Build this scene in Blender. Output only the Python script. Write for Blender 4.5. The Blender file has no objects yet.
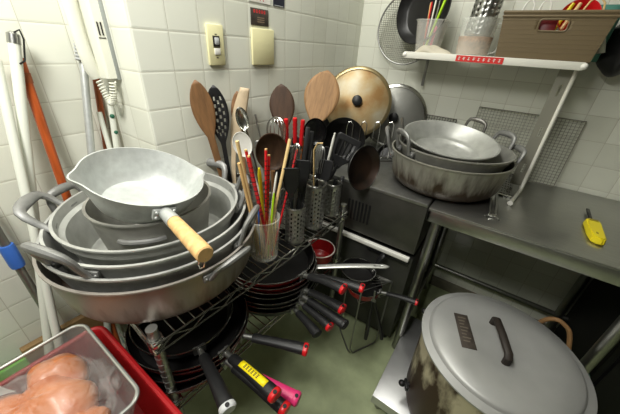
import bpy, bmesh, math, random
from mathutils import Vector as V, Matrix as MX
random.seed(7)
col = bpy.context.scene.collection
PI = math.pi
def R(a): return math.radians(a)

# ------------------------------------------------------------------ camera
FPX, YAW, PIT, ROL = 282.523, .5830, .5160, .0640
CAM = V((.843, -1.677, 1.355))
_f = V((-math.sin(YAW)*math.cos(PIT), math.cos(YAW)*math.cos(PIT), -math.sin(PIT)))
_r = V((math.cos(YAW), math.sin(YAW), 0)); _u = _r.cross(_f)
RT = math.cos(ROL)*_r + math.sin(ROL)*_u
UP = -math.sin(ROL)*_r + math.cos(ROL)*_u
cd = bpy.data.cameras.new('camera'); cam = bpy.data.objects.new('camera', cd); col.objects.link(cam)
cd.sensor_fit = 'HORIZONTAL'; cd.sensor_width = 36; cd.lens = FPX*36/620; cd.clip_start = .02
cam.matrix_world = MX(((RT.x, UP.x, -_f.x, CAM.x), (RT.y, UP.y, -_f.y, CAM.y), (RT.z, UP.z, -_f.z, CAM.z), (0, 0, 0, 1)))
bpy.context.scene.camera = cam
def at(ax, val, u, v):
    """point of the plane ax = val that a sight line through (u, v) meets (used to survey the place)"""
    d = RT*((u-310)/FPX) - UP*((v-207)/FPX) + _f
    i = 'xyz'.index(ax)
    return CAM + d*((val-CAM[i])/d[i])

# ------------------------------------------------------------------ materials
def newmat(name):
    m = bpy.data.materials.new(name); m.use_nodes = True
    return m, m.node_tree.nodes, m.node_tree.links, m.node_tree.nodes['Principled BSDF']
def srgb(c):
    return tuple(((x/255)/12.92 if x/255 <= .04045 else ((x/255+.055)/1.055)**2.4) for x in c)+(1,)
def mat(name, c, rough=.5, metal=0, var=.0, scale=30, bump=0, c2=None, stretch=None, trans=0, alpha=1, coat=0, ior=1.45):
    m, n, l, b = newmat(name)
    c = srgb(c); b.inputs['Base Color'].default_value = c
    b.inputs['Roughness'].default_value = rough; b.inputs['Metallic'].default_value = metal
    b.inputs['IOR'].default_value = ior
    if trans: b.inputs['Transmission Weight'].default_value = trans
    if alpha < 1: b.inputs['Alpha'].default_value = alpha
    if coat: b.inputs['Coat Weight'].default_value = coat
    if var or bump or c2:
        tc = n.new('ShaderNodeTexCoord'); nz = n.new('ShaderNodeTexNoise'); nz.inputs['Scale'].default_value = scale
        nz.inputs['Detail'].default_value = 6
        if stretch:
            mp = n.new('ShaderNodeMapping'); mp.inputs['Scale'].default_value = stretch
            l.new(tc.outputs['Object'], mp.inputs[0]); l.new(mp.outputs[0], nz.inputs['Vector'])
        else: l.new(tc.outputs['Object'], nz.inputs['Vector'])
        if var or c2:
            rp = n.new('ShaderNodeValToRGB')
            rp.color_ramp.elements[0].position = .32; rp.color_ramp.elements[1].position = .68
            if c2:
                rp.color_ramp.elements[0].color = _s(c2); rp.color_ramp.elements[1].color = c
            else:
                rp.color_ramp.elements[0].color = tuple(max(0, x*(1-var)) for x in c[:3])+(1,)
                rp.color_ramp.elements[1].color = tuple(min(1, x*(1+var*.6)) for x in c[:3])+(1,)
            l.new(nz.outputs['Fac'], rp.inputs[0]); l.new(rp.outputs[0], b.inputs['Base Color'])
        if bump:
            bp = n.new('ShaderNodeBump'); bp.inputs['Strength'].default_value = bump; bp.inputs['Distance'].default_value = .004
            l.new(nz.outputs['Fac'], bp.inputs['Height']); l.new(bp.outputs[0], b.inputs['Normal'])
    return m
_s = srgb
def tile_mat(name, axes, offs):
    """glazed 10 cm wall tiles: grout lines every .1 m along two world axes"""
    m, n, l, b = newmat(name)
    tc = n.new('ShaderNodeNewGeometry'); sp = n.new('ShaderNodeSeparateXYZ'); l.new(tc.outputs['Position'], sp.inputs[0])
    def mth(op, a, bb=None):
        q = n.new('ShaderNodeMath'); q.operation = op
        for i, x in enumerate((a, bb)):
            if x is None: continue
            if isinstance(x, (int, float)): q.inputs[i].default_value = x
            else: l.new(x, q.inputs[i])
        return q.outputs[0]
    ds, ids = [], []
    for ax, of in zip(axes, offs):
        t = mth('MULTIPLY', mth('SUBTRACT', sp.outputs[ax], of), 10)
        fr = mth('FRACT', t); ids.append(mth('FLOOR', t))
        ds.append(mth('SUBTRACT', .5, mth('ABSOLUTE', mth('SUBTRACT', fr, .5))))
    d = mth('MINIMUM', ds[0], ds[1])
    rp = n.new('ShaderNodeMapRange'); rp.inputs['From Min'].default_value = .006; rp.inputs['From Max'].default_value = .014
    l.new(d, rp.inputs['Value'])
    cb = n.new('ShaderNodeCombineXYZ'); l.new(ids[0], cb.inputs[0]); l.new(ids[1], cb.inputs[1])
    wn = n.new('ShaderNodeTexWhiteNoise'); l.new(cb.outputs[0], wn.inputs['Vector'])
    mx = n.new('ShaderNodeMixRGB'); mx.inputs[1].default_value = srgb((228, 229, 216)); mx.inputs[2].default_value = srgb((216, 217, 203))
    l.new(wn.outputs['Value'], mx.inputs[0])
    mg = n.new('ShaderNodeMixRGB'); mg.inputs[1].default_value = srgb((188, 185, 170)); l.new(mx.outputs[0], mg.inputs[2]); l.new(rp.outputs[0], mg.inputs[0])
    l.new(mg.outputs[0], b.inputs['Base Color'])
    rr = n.new('ShaderNodeMapRange'); rr.inputs['To Min'].default_value = .8; rr.inputs['To Max'].default_value = .22; l.new(rp.outputs[0], rr.inputs['Value']); l.new(rr.outputs[0], b.inputs['Roughness'])
    bm_ = n.new('ShaderNodeMapRange'); bm_.inputs['From Min'].default_value = .005; bm_.inputs['From Max'].default_value = .05; l.new(d, bm_.inputs['Value'])
    bp = n.new('ShaderNodeBump'); bp.inputs['Strength'].default_value = .15; bp.inputs['Distance'].default_value = .004
    l.new(bm_.outputs[0], bp.inputs['Height']); l.new(bp.outputs[0], b.inputs['Normal'])
    return m
M = {}
def ax_i(s): return ['XYZ'.index(c) for c in s]
M['tileA'] = tile_mat('left wall tiles', ax_i('YZ'), (.042, .07))
M['tileR'] = tile_mat('return wall tiles', ax_i('XZ'), (.0, .07))
M['tileB'] = tile_mat('recess wall tiles', ax_i('YZ'), (.0, .07))
M['tileC'] = tile_mat('back wall tiles', ax_i('XZ'), (.099, .07))
M['floor'] = mat('green floor paint', (172, 182, 142), .5, 0, .15, 14)
M['alu'] = mat('dull aluminium', (188, 189, 184), .44, .45, .14, 26, .12)
M['alu_light'] = mat('bright hammered aluminium', (196, 199, 196), .45, .5, .1, 55, .25)
M['alu_dark'] = mat('oxidised aluminium', (160, 159, 152), .46, .5, .2, 18, .12)
M['alu_band'] = mat('hammered aluminium', (182, 182, 178), .44, .45, .12, 60, .3)
M['alu_handle'] = mat('cast aluminium handle', (142, 142, 140), .5, .55, .12, 40, .06)
M['steel'] = mat('brushed steel', (176, 176, 172), .3, .95, .12, 14, 0, None, (1, 30, 1))
M['steel_dull'] = mat('dull steel', (150, 150, 146), .42, .9, .15, 20)
M['chrome'] = mat('chrome wire', (205, 205, 200), .22, 1)
M['pipe'] = mat('steel pipe', (150, 150, 145), .3, .95)
M['black'] = mat('black plastic', (24, 24, 25), .45)
M['black_gloss'] = mat('black gloss', (16, 16, 17), .25)
M['nonstick'] = mat('black nonstick', (26, 25, 25), .32, .1, .2, 40)
M['red'] = mat('red plastic', (206, 28, 34), .35)
M['shaded_crate_red'] = mat('shaded crate red', (168, 24, 28), .45)  # the crate's shadow is put into this darker red
M['red_enamel'] = mat('dark red enamel', (150, 24, 26), .3)
M['pink'] = mat('pink plastic', (214, 52, 112), .4)
M['lightgrey'] = mat('light grey plastic', (196, 198, 198), .4)
M['wood'] = mat('pale wood', (222, 180, 120), .55, 0, .22, 14, .05, None, (6, 6, .8))
M['wood_pale'] = mat('worn pale wood', (152, 116, 78), .6, 0, .25, 16, .05, None, (8, 8, 1))
M['wood_mid'] = mat('worn wood', (128, 92, 58), .6, 0, .3, 16, .05, None, (8, 8, 1))
M['wood_dark'] = mat('dark worn wood', (72, 50, 34), .6, 0, .35, 16, .05, None, (7, 7, 1))
M['bamboo'] = mat('bamboo', (224, 192, 134), .55, 0, .18, 30)
M['ivory'] = mat('ivory plastic', (232, 226, 178), .4)
M['ivory_tape'] = mat('off white enamel pole', (222, 224, 212), .4)
M['phone'] = mat('off white phone plastic', (226, 226, 212), .42)
M['phone_grey'] = mat('grey phone plastic', (150, 154, 150), .5)
M['orange_wood'] = mat('varnished orange wood', (172, 80, 34), .35, 0, .3, 12, 0, None, (8, 8, 1))
M['brown'] = mat('brown stick', (140, 72, 36), .4, 0, .2, 12)
M['white'] = mat('white plastic', (236, 234, 226), .45)
M['white_metal'] = mat('white painted metal', (226, 224, 214), .4)
M['basket'] = mat('taupe plastic', (112, 97, 72), .5)
M['yellow'] = mat('yellow plastic', (226, 206, 24), .4)
M['yellow_label'] = mat('yellow tape', (244, 222, 20), .5)
M['blue'] = mat('blue plastic', (58, 106, 190), .4)
M['green'] = mat('green plastic', (110, 190, 60), .45)
M['lime'] = mat('lime plastic', (170, 214, 30), .4)
M['orange'] = mat('orange plastic', (240, 120, 30), .4)
M['magenta'] = mat('magenta plastic', (222, 60, 110), .4)
M['clear'] = mat('clear plastic', (236, 238, 230), .15, 0, alpha=.27)
M['frost'] = mat('frosted clear plastic', (226, 224, 216), .3, 0, alpha=.28)
M['film'] = mat('thin plastic film', (240, 236, 230), .12, 0, trans=.96, ior=1.12, bump=.5, scale=30)
M['meat'] = mat('raw chicken', (198, 128, 74), .3, 0, .12, 9, .25, (172, 92, 54))
M['text_dark'] = mat('dark ink', (40, 36, 34), .6)
M['text_red'] = mat('red ink', (206, 60, 60), .6)
M['paper'] = mat('white paper', (238, 236, 228), .7)
M['plaque'] = mat('engraved metal plaque', (84, 76, 70), .4, .4, .3, 40)
M['tape_red'] = mat('red label tape', (206, 38, 34), .5)
M['dark_metal'] = mat('dark metal', (52, 52, 50), .4, .7)
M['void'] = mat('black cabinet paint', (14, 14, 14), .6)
M['rubber'] = mat('tan rubber hose', (196, 150, 104), .5)
M['cloth'] = mat('pale plastic bag', (206, 198, 178), .5, trans=.2)
M['brass'] = mat('brass screw', (190, 160, 90), .35, .9)
M['board'] = mat('brown board', (140, 112, 74), .6, 0, .2, 12)
def stained(name, base, stain, zlo, zhi, mode='bottom', metal=.5, rough=.45, lo=.34):
    """metal with burnt-on streaks (dirt with a shape of its own) that thin out between zlo and zhi of the object"""
    m, n, l, b = newmat(name)
    tc = n.new('ShaderNodeTexCoord'); sp = n.new('ShaderNodeSeparateXYZ'); l.new(tc.outputs['Object'], sp.inputs[0])
    mp = n.new('ShaderNodeMapping'); mp.inputs['Scale'].default_value = (1, 1, .18 if mode == 'bottom' else .5)
    l.new(tc.outputs['Object'], mp.inputs[0])
    nz = n.new('ShaderNodeTexNoise'); nz.inputs['Scale'].default_value = 34 if mode == 'bottom' else 16; nz.inputs['Detail'].default_value = 8
    l.new(mp.outputs[0], nz.inputs['Vector'])
    mr = n.new('ShaderNodeMapRange'); mr.inputs['From Min'].default_value = zlo; mr.inputs['From Max'].default_value = zhi
    mr.inputs['To Min'].default_value = lo; mr.inputs['To Max'].default_value = -.3; l.new(sp.outputs['Z'], mr.inputs['Value'])
    ad = n.new('ShaderNodeMath'); ad.operation = 'ADD'; l.new(nz.outputs['Fac'], ad.inputs[0]); l.new(mr.outputs[0], ad.inputs[1])
    rp = n.new('ShaderNodeValToRGB'); e = rp.color_ramp.elements
    e[0].position = .46 if mode == 'bottom' else .44; e[0].color = srgb(base); e[1].position = .84 if mode == 'bottom' else .62; e[1].color = srgb(stain)
    l.new(ad.outputs[0], rp.inputs[0]); l.new(rp.outputs[0], b.inputs['Base Color'])
    mm = n.new('ShaderNodeMapRange'); mm.inputs['From Min'].default_value = .5; mm.inputs['From Max'].default_value = .75
    mm.inputs['To Min'].default_value = metal; mm.inputs['To Max'].default_value = .1
    l.new(ad.outputs[0], mm.inputs['Value']); l.new(mm.outputs[0], b.inputs['Metallic'])
    b.inputs['Roughness'].default_value = rough
    return m
M['pot_burnt'] = stained('burnt pot', (166, 164, 152), (50, 36, 20), .02, .19, lo=.47)
M['pot_brown'] = stained('scorched pot', (156, 150, 142), (92, 72, 58), .0, .125)
M['cooker'] = stained('grimy cream enamel', (196, 186, 158), (56, 34, 18), .0, .60, 'blot', .1, .5, lo=.36)
def gold_mat():
    m, n, l, b = newmat('tarnished lid')
    tc = n.new('ShaderNodeTexCoord'); nz = n.new('ShaderNodeTexNoise'); nz.inputs['Scale'].default_value = 7; nz.inputs['Detail'].default_value = 7
    l.new(tc.outputs['Object'], nz.inputs['Vector'])
    rp = n.new('ShaderNodeValToRGB'); e = rp.color_ramp.elements
    e[0].position = .38; e[0].color = srgb((152, 116, 70)); e[1].position = .66; e[1].color = srgb((178, 170, 148))
    x = e.new(.5); x.color = srgb((168, 146, 106))
    l.new(nz.outputs['Fac'], rp.inputs[0]); l.new(rp.outputs[0], b.inputs['Base Color'])
    b.inputs['Metallic'].default_value = .45; b.inputs['Roughness'].default_value = .5
    return m
M['gold'] = gold_mat()

# ------------------------------------------------------------------ mesh helpers
class G:
    def __init__(s): s.b = bmesh.new(); s.m = MX.Identity(4)
    def P(s, p): return s.m @ V(p)
    def vs(s, pts): return [s.b.verts.new(s.P(p)) for p in pts]
    def face(s, vv):
        try: s.b.faces.new(vv)
        except ValueError: pass
    def box(s, x0, x1, y0, y1, z0, z1, bev=0, tx=0, ty=0):
        """box; tx/ty shrink the bottom (draft)"""
        p = [(x0+tx, y0+ty, z0), (x1-tx, y0+ty, z0), (x1-tx, y1-ty, z0), (x0+tx, y1-ty, z0), (x0, y0, z1), (x1, y0, z1), (x1, y1, z1), (x0, y1, z1)]
        v = s.vs(p); n0 = len(s.b.edges)
        fs = [s.b.faces.new([v[i] for i in q]) for q in ((0, 3, 2, 1), (4, 5, 6, 7), (0, 1, 5, 4), (1, 2, 6, 5), (2, 3, 7, 6), (3, 0, 4, 7))]
        if bev:
            es = list({e for f in fs for e in f.edges})
            bmesh.ops.bevel(s.b, geom=es, offset=bev, segments=2, affect='EDGES', profile=.5)
        return s
    def lathe(s, prof, seg=48, sx=1, sy=1, cap=False):
        """prof: (radius, z) list around z; radius 0 ends close"""
        rings = []
        for r, z in prof:
            if r < 1e-6: rings.append([s.b.verts.new(s.P((0, 0, z)))])
            else: rings.append([s.b.verts.new(s.P((r*sx*math.cos(2*PI*i/seg), r*sy*math.sin(2*PI*i/seg), z))) for i in range(seg)])
        for a, c in zip(rings, rings[1:]):
            for i in range(seg):
                j = (i+1) % seg
                if len(a) == 1 and len(c) == 1: break
                if len(a) == 1: s.face([a[0], c[i], c[j]])
                elif len(c) == 1: s.face([a[j], a[i], c[0]])
                else: s.face([a[i], c[i], c[j], a[j]][::-1])
        return s
    def tube(s, pts, r, seg=8, closed=False, flat=1.0, cap=True):
        """tube along points; r number or list; flat squeezes it across"""
        pts = [V(p) for p in pts]; n = len(pts)
        rs = r if isinstance(r, (list, tuple)) else [r]*n
        tang = []
        for i in range(n):
            a = pts[(i-1) % n] if (closed or i > 0) else pts[i]; c = pts[(i+1) % n] if (closed or i < n-1) else pts[i]
            tang.append((c-a).normalized())
        ref = V((0, 0, 1)) if abs(tang[0].z) < .9 else V((1, 0, 0))
        u = tang[0].cross(ref).normalized(); rings = []
        for i in range(n):
            t = tang[i]; u = (u - t*u.dot(t)).normalized(); w = t.cross(u)
            rings.append([s.b.verts.new(s.P(pts[i]+(u*math.cos(2*PI*k/seg)+w*math.sin(2*PI*k/seg)*flat)*rs[i])) for k in range(seg)])
        m = n if closed else n-1
        for i in range(m):
            a, c = rings[i], rings[(i+1) % n]
            for k in range(seg): s.face([a[k], a[(k+1) % seg], c[(k+1) % seg], c[k]])
        if not closed and cap: s.face(rings[0][::-1]); s.face(rings[-1])
        return s
    def ball(s, c, r, sx=1, sy=1, sz=1, seg=12):
        o = s.m; s.m = s.m @ MX.Translation(c) @ MX.Diagonal((sx, sy, sz, 1))
        s.lathe([(r*math.sin(PI*k/8), -r*math.cos(PI*k/8)) for k in range(9)], seg); s.m = o
        return s
    def sheet(s, fn, nu, nv, hole=None):
        """grid surface from fn(u, v) with cells left out where hole(i, j)"""
        g = [[s.b.verts.new(s.P(fn(i/nu, j/nv))) for j in range(nv+1)] for i in range(nu+1)]
        for i in range(nu):
            for j in range(nv):
                if hole and hole(i, j): continue
                s.face([g[i][j], g[i+1][j], g[i+1][j+1], g[i][j+1]])
        return s
    def build(s, name, m, parent=None, solid=0, sub=0, smooth=True, merge=0, mw=None):
        if merge: bmesh.ops.remove_doubles(s.b, verts=s.b.verts, dist=merge)
        bmesh.ops.recalc_face_normals(s.b, faces=s.b.faces)
        me = bpy.data.meshes.new(name); s.b.to_mesh(me); s.b.free()
        me.materials.append(M[m] if isinstance(m, str) else m)
        if smooth:
            me.polygons.foreach_set('use_smooth', [True]*len(me.polygons))
            try: me.set_sharp_from_angle(angle=R(38))
            except Exception: pass
        o = bpy.data.objects.new(name, me); col.objects.link(o)
        if parent: o.parent = parent
        if mw is not None: o.matrix_world = mw
        if solid:
            md = o.modifiers.new('thick', 'SOLIDIFY'); md.thickness = solid; md.offset = 0
        if sub:
            md = o.modifiers.new('sub', 'SUBSURF'); md.levels = sub; md.render_levels = sub
        return o
def smooth(pts, n=6):
    """Catmull-Rom points through pts"""
    P_ = [V(p) for p in pts]; P_ = [P_[0]*2-P_[1]]+P_+[P_[-1]*2-P_[-2]]; out = []
    for i in range(1, len(P_)-2):
        a, b, c, d = P_[i-1:i+3]
        for k in range(n):
            t = k/n; out.append(.5*((2*b)+(c-a)*t+(2*a-5*b+4*c-d)*t*t+(3*b-a-3*c+d)*t**3))
    return out+[P_[-2]]
def tag(o, label, cat, group=None):
    o['label'] = label; o['category'] = cat
    if group: o['group'] = group
    return o
def thing(name, label, cat, mw, group=None):
    o = bpy.data.objects.new(name, None); o.empty_display_size = .05; col.objects.link(o)
    o.matrix_world = mw if isinstance(mw, MX) else MX.Translation(mw)
    return tag(o, label, cat, group)
def struct(o): o['kind'] = 'structure'; return o
def T(x, y, z): return MX.Translation((x, y, z))
def rz(a): return MX.Rotation(R(a), 4, 'Z')
def frame(base, tip, face):
    """matrix: local z from base to tip, local -y turned to the point 'face'"""
    base, tip = V(base), V(tip); z = (tip-base).normalized()
    d = V(face)-base; y = -(d - z*d.dot(z)).normalized(); x = y.cross(z)
    return MX(((x.x, y.x, z.x, base.x), (x.y, y.y, z.y, base.y), (x.z, y.z, z.z, base.z), (0, 0, 0, 1)))
def copy_tree(root, mw, label=None, group=None):
    c = root.copy(); col.objects.link(c); c.matrix_world = mw
    if label: c['label'] = label
    if group: c['group'] = group
    for ch in list(root.children):
        k = ch.copy(); col.objects.link(k); k.parent = c
        for g in list(ch.children):
            q = g.copy(); col.objects.link(q); q.parent = k
    return c

# ------------------------------------------------------------------ the room
g = G(); g.box(-.5, 2.9, -3.4, .1, -.1, 0); struct(g.build('floor', 'floor', smooth=False))
g = G(); g.box(-.02, 2.9, 0, .1, 0, 2.5); struct(g.build('wall_back', 'tileC', smooth=False))
CE = mat('white ceiling paint', (190, 190, 182), .7)
WP = mat('dark wall paint', (92, 90, 84), .7)  # unseen walls, coloured dark to cut their bounce light
g = G(); g.box(-.5, 2.9, -3.4, .1, 2.5, 2.6); struct(g.build('ceiling', CE, smooth=False))
g = G(); g.box(2.8, 2.9, -3.4, .1, 0, 2.5); struct(g.build('wall_right', WP, smooth=False))
g = G(); g.box(-.4, 2.8, -3.4, -3.3, 0, 2.5); struct(g.build('wall_front', WP, smooth=False))
def wallA():
    g = G(); w = .008
    # long face with a rounded outer corner
    arc = [(-w+w*math.cos(a), -1.26+w-w*math.sin(a)) for a in [R(15*k) for k in range(7)]]
    pl = [(0, 0)]+arc+[(-.28, -1.26), (-.28, 0)]
    lo = g.vs([(x, y, 0) for x, y in pl]); hi = g.vs([(x, y, 2.5) for x, y in pl])
    n = len(pl)
    for i in range(n): g.face([lo[i], lo[(i+1) % n], hi[(i+1) % n], hi[i]])
    g.face(hi); g.face(lo[::-1])
    o = g.build('wall_left', 'tileA'); o.data.materials.append(M['tileR'])
    for p in o.data.polygons:
        if p.normal.y < -.75: p.material_index = 1
    return o
struct(wallA())
g = G(); g.box(-.4, -.28, -3.3, 0, 0, 2.5); struct(g.build('wall_recess', 'tileB', smooth=False))
g = G(); g.box(.0, 2.9, -.012, 0, 0, .075, .003); struct(g.build('baseboard_back', mat('grey cement skirting', (120, 116, 100), .7, 0, .2, 20)))

# ------------------------------------------------------------------ steel work table along the back wall
t = thing('work_table', 'long brushed stainless steel work table along the tiled back wall', 'table', (.70, -.645, 0))
g = G(); g.box(0, 1.75, 0, .633, .842, .85, .003); g.box(0, 1.75, 0, .012, .795, .843, .002); g.box(0, .012, .0, .633, .795, .843, .002)
g.build('table_top', 'steel', t)
for x, y in ((.035, .04), (.64, .04), (.035, .585), (.68, .585), (1.7, .04), (1.7, .585)):
    g = G(); g.tube([(x, y, .05), (x, y, .842)], .019, 14); g.tube([(x, y, 0.0), (x, y, .012), (x, y, .05)], [.022, .022, .016], 14); g.build('leg', 'pipe', t)
g = G(); g.tube([(.035, .585, .2), (1.7, .585, .2)], .014, 10); g.build('rear_rail', 'pipe', t)
g = G(); g.tube([(.035, .04, .2), (.035, .585, .2)], .012, 10); g.build('side_rail', 'pipe', t)

# black cabinet under the right end of the table
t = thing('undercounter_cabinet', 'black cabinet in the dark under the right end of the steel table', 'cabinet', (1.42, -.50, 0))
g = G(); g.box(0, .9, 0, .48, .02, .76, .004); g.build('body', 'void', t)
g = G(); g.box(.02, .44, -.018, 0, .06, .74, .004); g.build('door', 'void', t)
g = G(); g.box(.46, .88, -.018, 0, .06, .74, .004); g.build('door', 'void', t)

# steel machine filling the corner left of the table
t = thing('steel_machine', 'low stainless steel kitchen appliance with vent slots between wire rack and table', 'appliance', (.02, -.62, 0))
g = G(); g.box(0, .672, .0, .61, .835, .85, .003); g.build('top_panel', 'steel_dull', t)
g = G(); g.box(0, .672, .005, .61, .60, .835, .002); g.build('upper_body', mat('dark steel front', (92, 91, 86), .45, .8, .2, 10), t)  # front steel in a darker tone than the top panel
g = G()
for k in range(7): g.box(.335+k*.017, .343+k*.017, .002, .006, .66, .76)
g.build('vent_slots', 'black', t)
g = G(); g.box(.0, .66, -.012, .01, .560, .580, .003); g.build('white_strip', 'white', t)
g = G(); g.box(0, .672, .02, .61, .03, .565, .002); g.build('lower_body', mat('dark lower steel', (84, 84, 80), .5, .7, .2, 8), t)  # lower front, a slightly darker steel again
g = G(); g.box(.46, .66, .0, .02, .535, .555, .002); g.build('handle_slot', 'black', t)
for x in (.03, .64):
    for y in (.04, .57):
        g = G(); g.tube([(x, y, 0), (x, y, .03)], .016, 10); g.build('foot', 'black', t)

# ------------------------------------------------------------------ white shelf standing on the table
t = thing('counter_shelf', 'white metal shelf standing on the steel table against the back wall', 'shelf', (.36, -.25, .85))
g = G(); g.box(0, .63, .0, .22, .492, .506, .002); g.box(-.004, .63, -.004, .004, .484, .510, .002); g.build('shelf_board', 'white_metal', t)
for x in (0, .63):
    g = G(); g.ball((x, 0, .497), .011); g.build('end_cap', 'white', t)
for x in (.62,):
    pm = mat('grey slotted angle', (150, 148, 136), .45, .4)
    g = G()
    def fn(u, v, x=x): return (x-.048+u*.048, .06, .02+v*.47)
    g.sheet(fn, 5, 24, lambda i, j: i == 2 and j % 8 in (3, 4)); g.build('slotted_post', pm, t, solid=.003, smooth=False)
    g = G(); g.tube([(x, .05, .49), (x, .05, .05), (x, .045, .03), (x-.002, .03, .017), (x-.006, .0, .013), (x-.03, -.15, .012)], .007, 10); g.build('side_leg', 'white_metal', t)
    g = G(); g.tube([(x-.03, -.15, .012), (x-.032, -.158, .012)], .010, 12); g.build('foot_cap', 'white', t)
    g = G(); g.tube([(x, .05, .012), (x, .21, .012), (x, .21, .49)], .008, 8); g.build('rear_leg', 'white_metal', t)
g = G(); g.box(.045, .058, .205, .212, .36, .49, .001); g.box(.045, .058, .03, .21, .478, .491, .001); g.build('wall_bracket', 'steel_dull', t)
a = at('y', -.257, 457, 53.5); b_ = at('y', -.257, 504, 59)
g = G(); w = b_.x-a.x
g.box(0, w, -.001, 0, -.011, .011); o = g.build('label_tape', 'tape_red', t, mw=MX.Translation((a.x, -.2545, 1.347)))
g = G()
for k in range(9):
    x0 = .008+k*w/9.4; g.box(x0, x0+.008, -.0016, -.0012, -.004+.002*(k % 2), -.002+.002*(k % 2)); g.box(x0+.003, x0+.005, -.0016, -.0012, -.006, .006)
    g.box(x0+.001, x0+.009, -.0016, -.0012, .003, .0045)
g.build('lettering', 'paper', o)
# ------------------------------------------------------------------ pots
def pot_profile(R_, h, rb, th=.004, lip=.006, step=0, c=.035):
    """outer then inner profile, closed at the axis; c = radius of the rounded bottom edge"""
    out = [(0, 0), (rb-c, 0)]
    for k in range(1, 9):
        a = PI/2*k/8; out.append((rb-c+c*math.sin(a), c-c*math.cos(a)))
    nb = len(out)
    if step: out += [(R_-step, h-.035), (R_-step*.2, h-.028)]
    out += [(R_, h-lip), (R_+lip*.7, h-lip*.7), (R_+lip*.7, h)]
    inn = [(R_-th*.6, h)]
    if step: inn += [(R_-th-step*.2, h-.026), (R_-th-step, h-.034)]
    inn += [(max(r-th*.9, .001), z+th*(1 if z < c*.6 else 0)) for r, z in out[nb-1:0:-1]]+[(0, th)]
    return out+inn
def loop_handle(g, Rr, z, ang, w, outl, rise, r):
    """cast loop handle: two feet on the wall, an arch leaning out and up"""
    m0 = g.m; g.m = g.m @ rz(ang) @ T(Rr, 0, z)
    pts = [(-.003, -w, -.012), (.008, -w, -.008), (outl*.45+.004, -w, rise*.35), (outl*.75, -w*.97, rise*.72), (outl*.92, -w*.84, rise*.95),
           (outl, -w*.6, rise*1.03), (outl*1.03, -w*.3, rise*1.06), (outl*1.04, 0, rise*1.07)]
    pts += [(p[0], -p[1], p[2]) for p in pts[-2::-1]]
    rs = [r*.95, r*.8, r*.8, r*.9, r*1.0, r*1.1, r*1.2, r*1.25]; rs = rs+rs[-2::-1]
    g.tube(pts, rs, 10, flat=.72); g.m = m0
def pot(label, loc, R_, h, rb, hspec, m, hm='alu_handle', step=0, tilt=None, r=.0105, c=.035, group=None):
    mw = MX.Translation(loc)
    if tilt is not None: mw = mw @ tilt
    t = thing('cooking_pot', label, 'pot', mw, group)
    g = G(); g.lathe(pot_profile(R_, h, rb, step=step, c=c), 72); g.build('pot_body', m, t)
    for a, hw, outl, rise in hspec:
        sag = R_-math.sqrt(R_*R_-hw*hw)
        g = G(); loop_handle(g, R_-.001-sag, h-.020, a, hw, outl+sag, rise, r); hh = g.build('handle', hm, t)
        for s_ in (-1, 1):
            g = G(); g.m = rz(a) @ T(R_-sag, s_*hw, h-.02) @ rz(s_*math.degrees(math.asin(hw/R_)))
            g.box(-.006, .005, -.017, .017, -.016, .006, .003)
            for q in (-.011, .011): g.ball((.004, q, -.005), .0045, seg=8)
            g.build('rivet_plate', hm, hh)
    return t
SZ = .738   # top of the upper rack shelf
NP = 'nested pots on the wire rack'
pot('largest pot, scorched brown outside, at the bottom of the nested stack on the rack', (.10, -1.347, SZ), .275, .145, .260, ((4, .055, .030, .030), (184, .055, .03, .03)), 'pot_brown', c=.045, group=NP)
pot('hammered pot second from the bottom of the nested stack on the rack', (.10, -1.347, SZ+.029), .261, .142, .236, ((27, .05, .028, .062), (207, .05, .028, .062)), 'alu_band', group=NP)
pot('third pot from the bottom of the nested stack, handle reaching front left', (.10, -1.347, SZ+.041), .247, .154, .222, ((107, .055, .035, .055), (287, .056, .030, .064)), 'alu', r=.0122, group=NP)
pot('stepped-rim pot fourth from the bottom of the nested stack, around the small deep pan', (.09, -1.342, SZ+.053), .227, .158, .196, ((55, .05, .032, .055), (233, .058, .055, .045)), 'alu', step=.014, r=.0122, group=NP)
# small pan inside
t = thing('saucepan', 'deep dull aluminium pan inside the nested pots, under the wooden-handled saucepan', 'pan', (.095, -1.347, SZ+.067))
g = G(); g.lathe(pot_profile(.153, .165, .135), 64); g.build('pan_body', 'alu_dark', t)
g = G(); a0 = R(-62)
g.tube([(.153*math.cos(a0+k*.12), .153*math.sin(a0+k*.12), .115) if k not in (0, 6) else (.146*math.cos(a0+k*.12), .146*math.sin(a0+k*.12), .113) for k in range(7)], .007, 8); g.build('side_bar', 'alu_handle', t)
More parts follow.
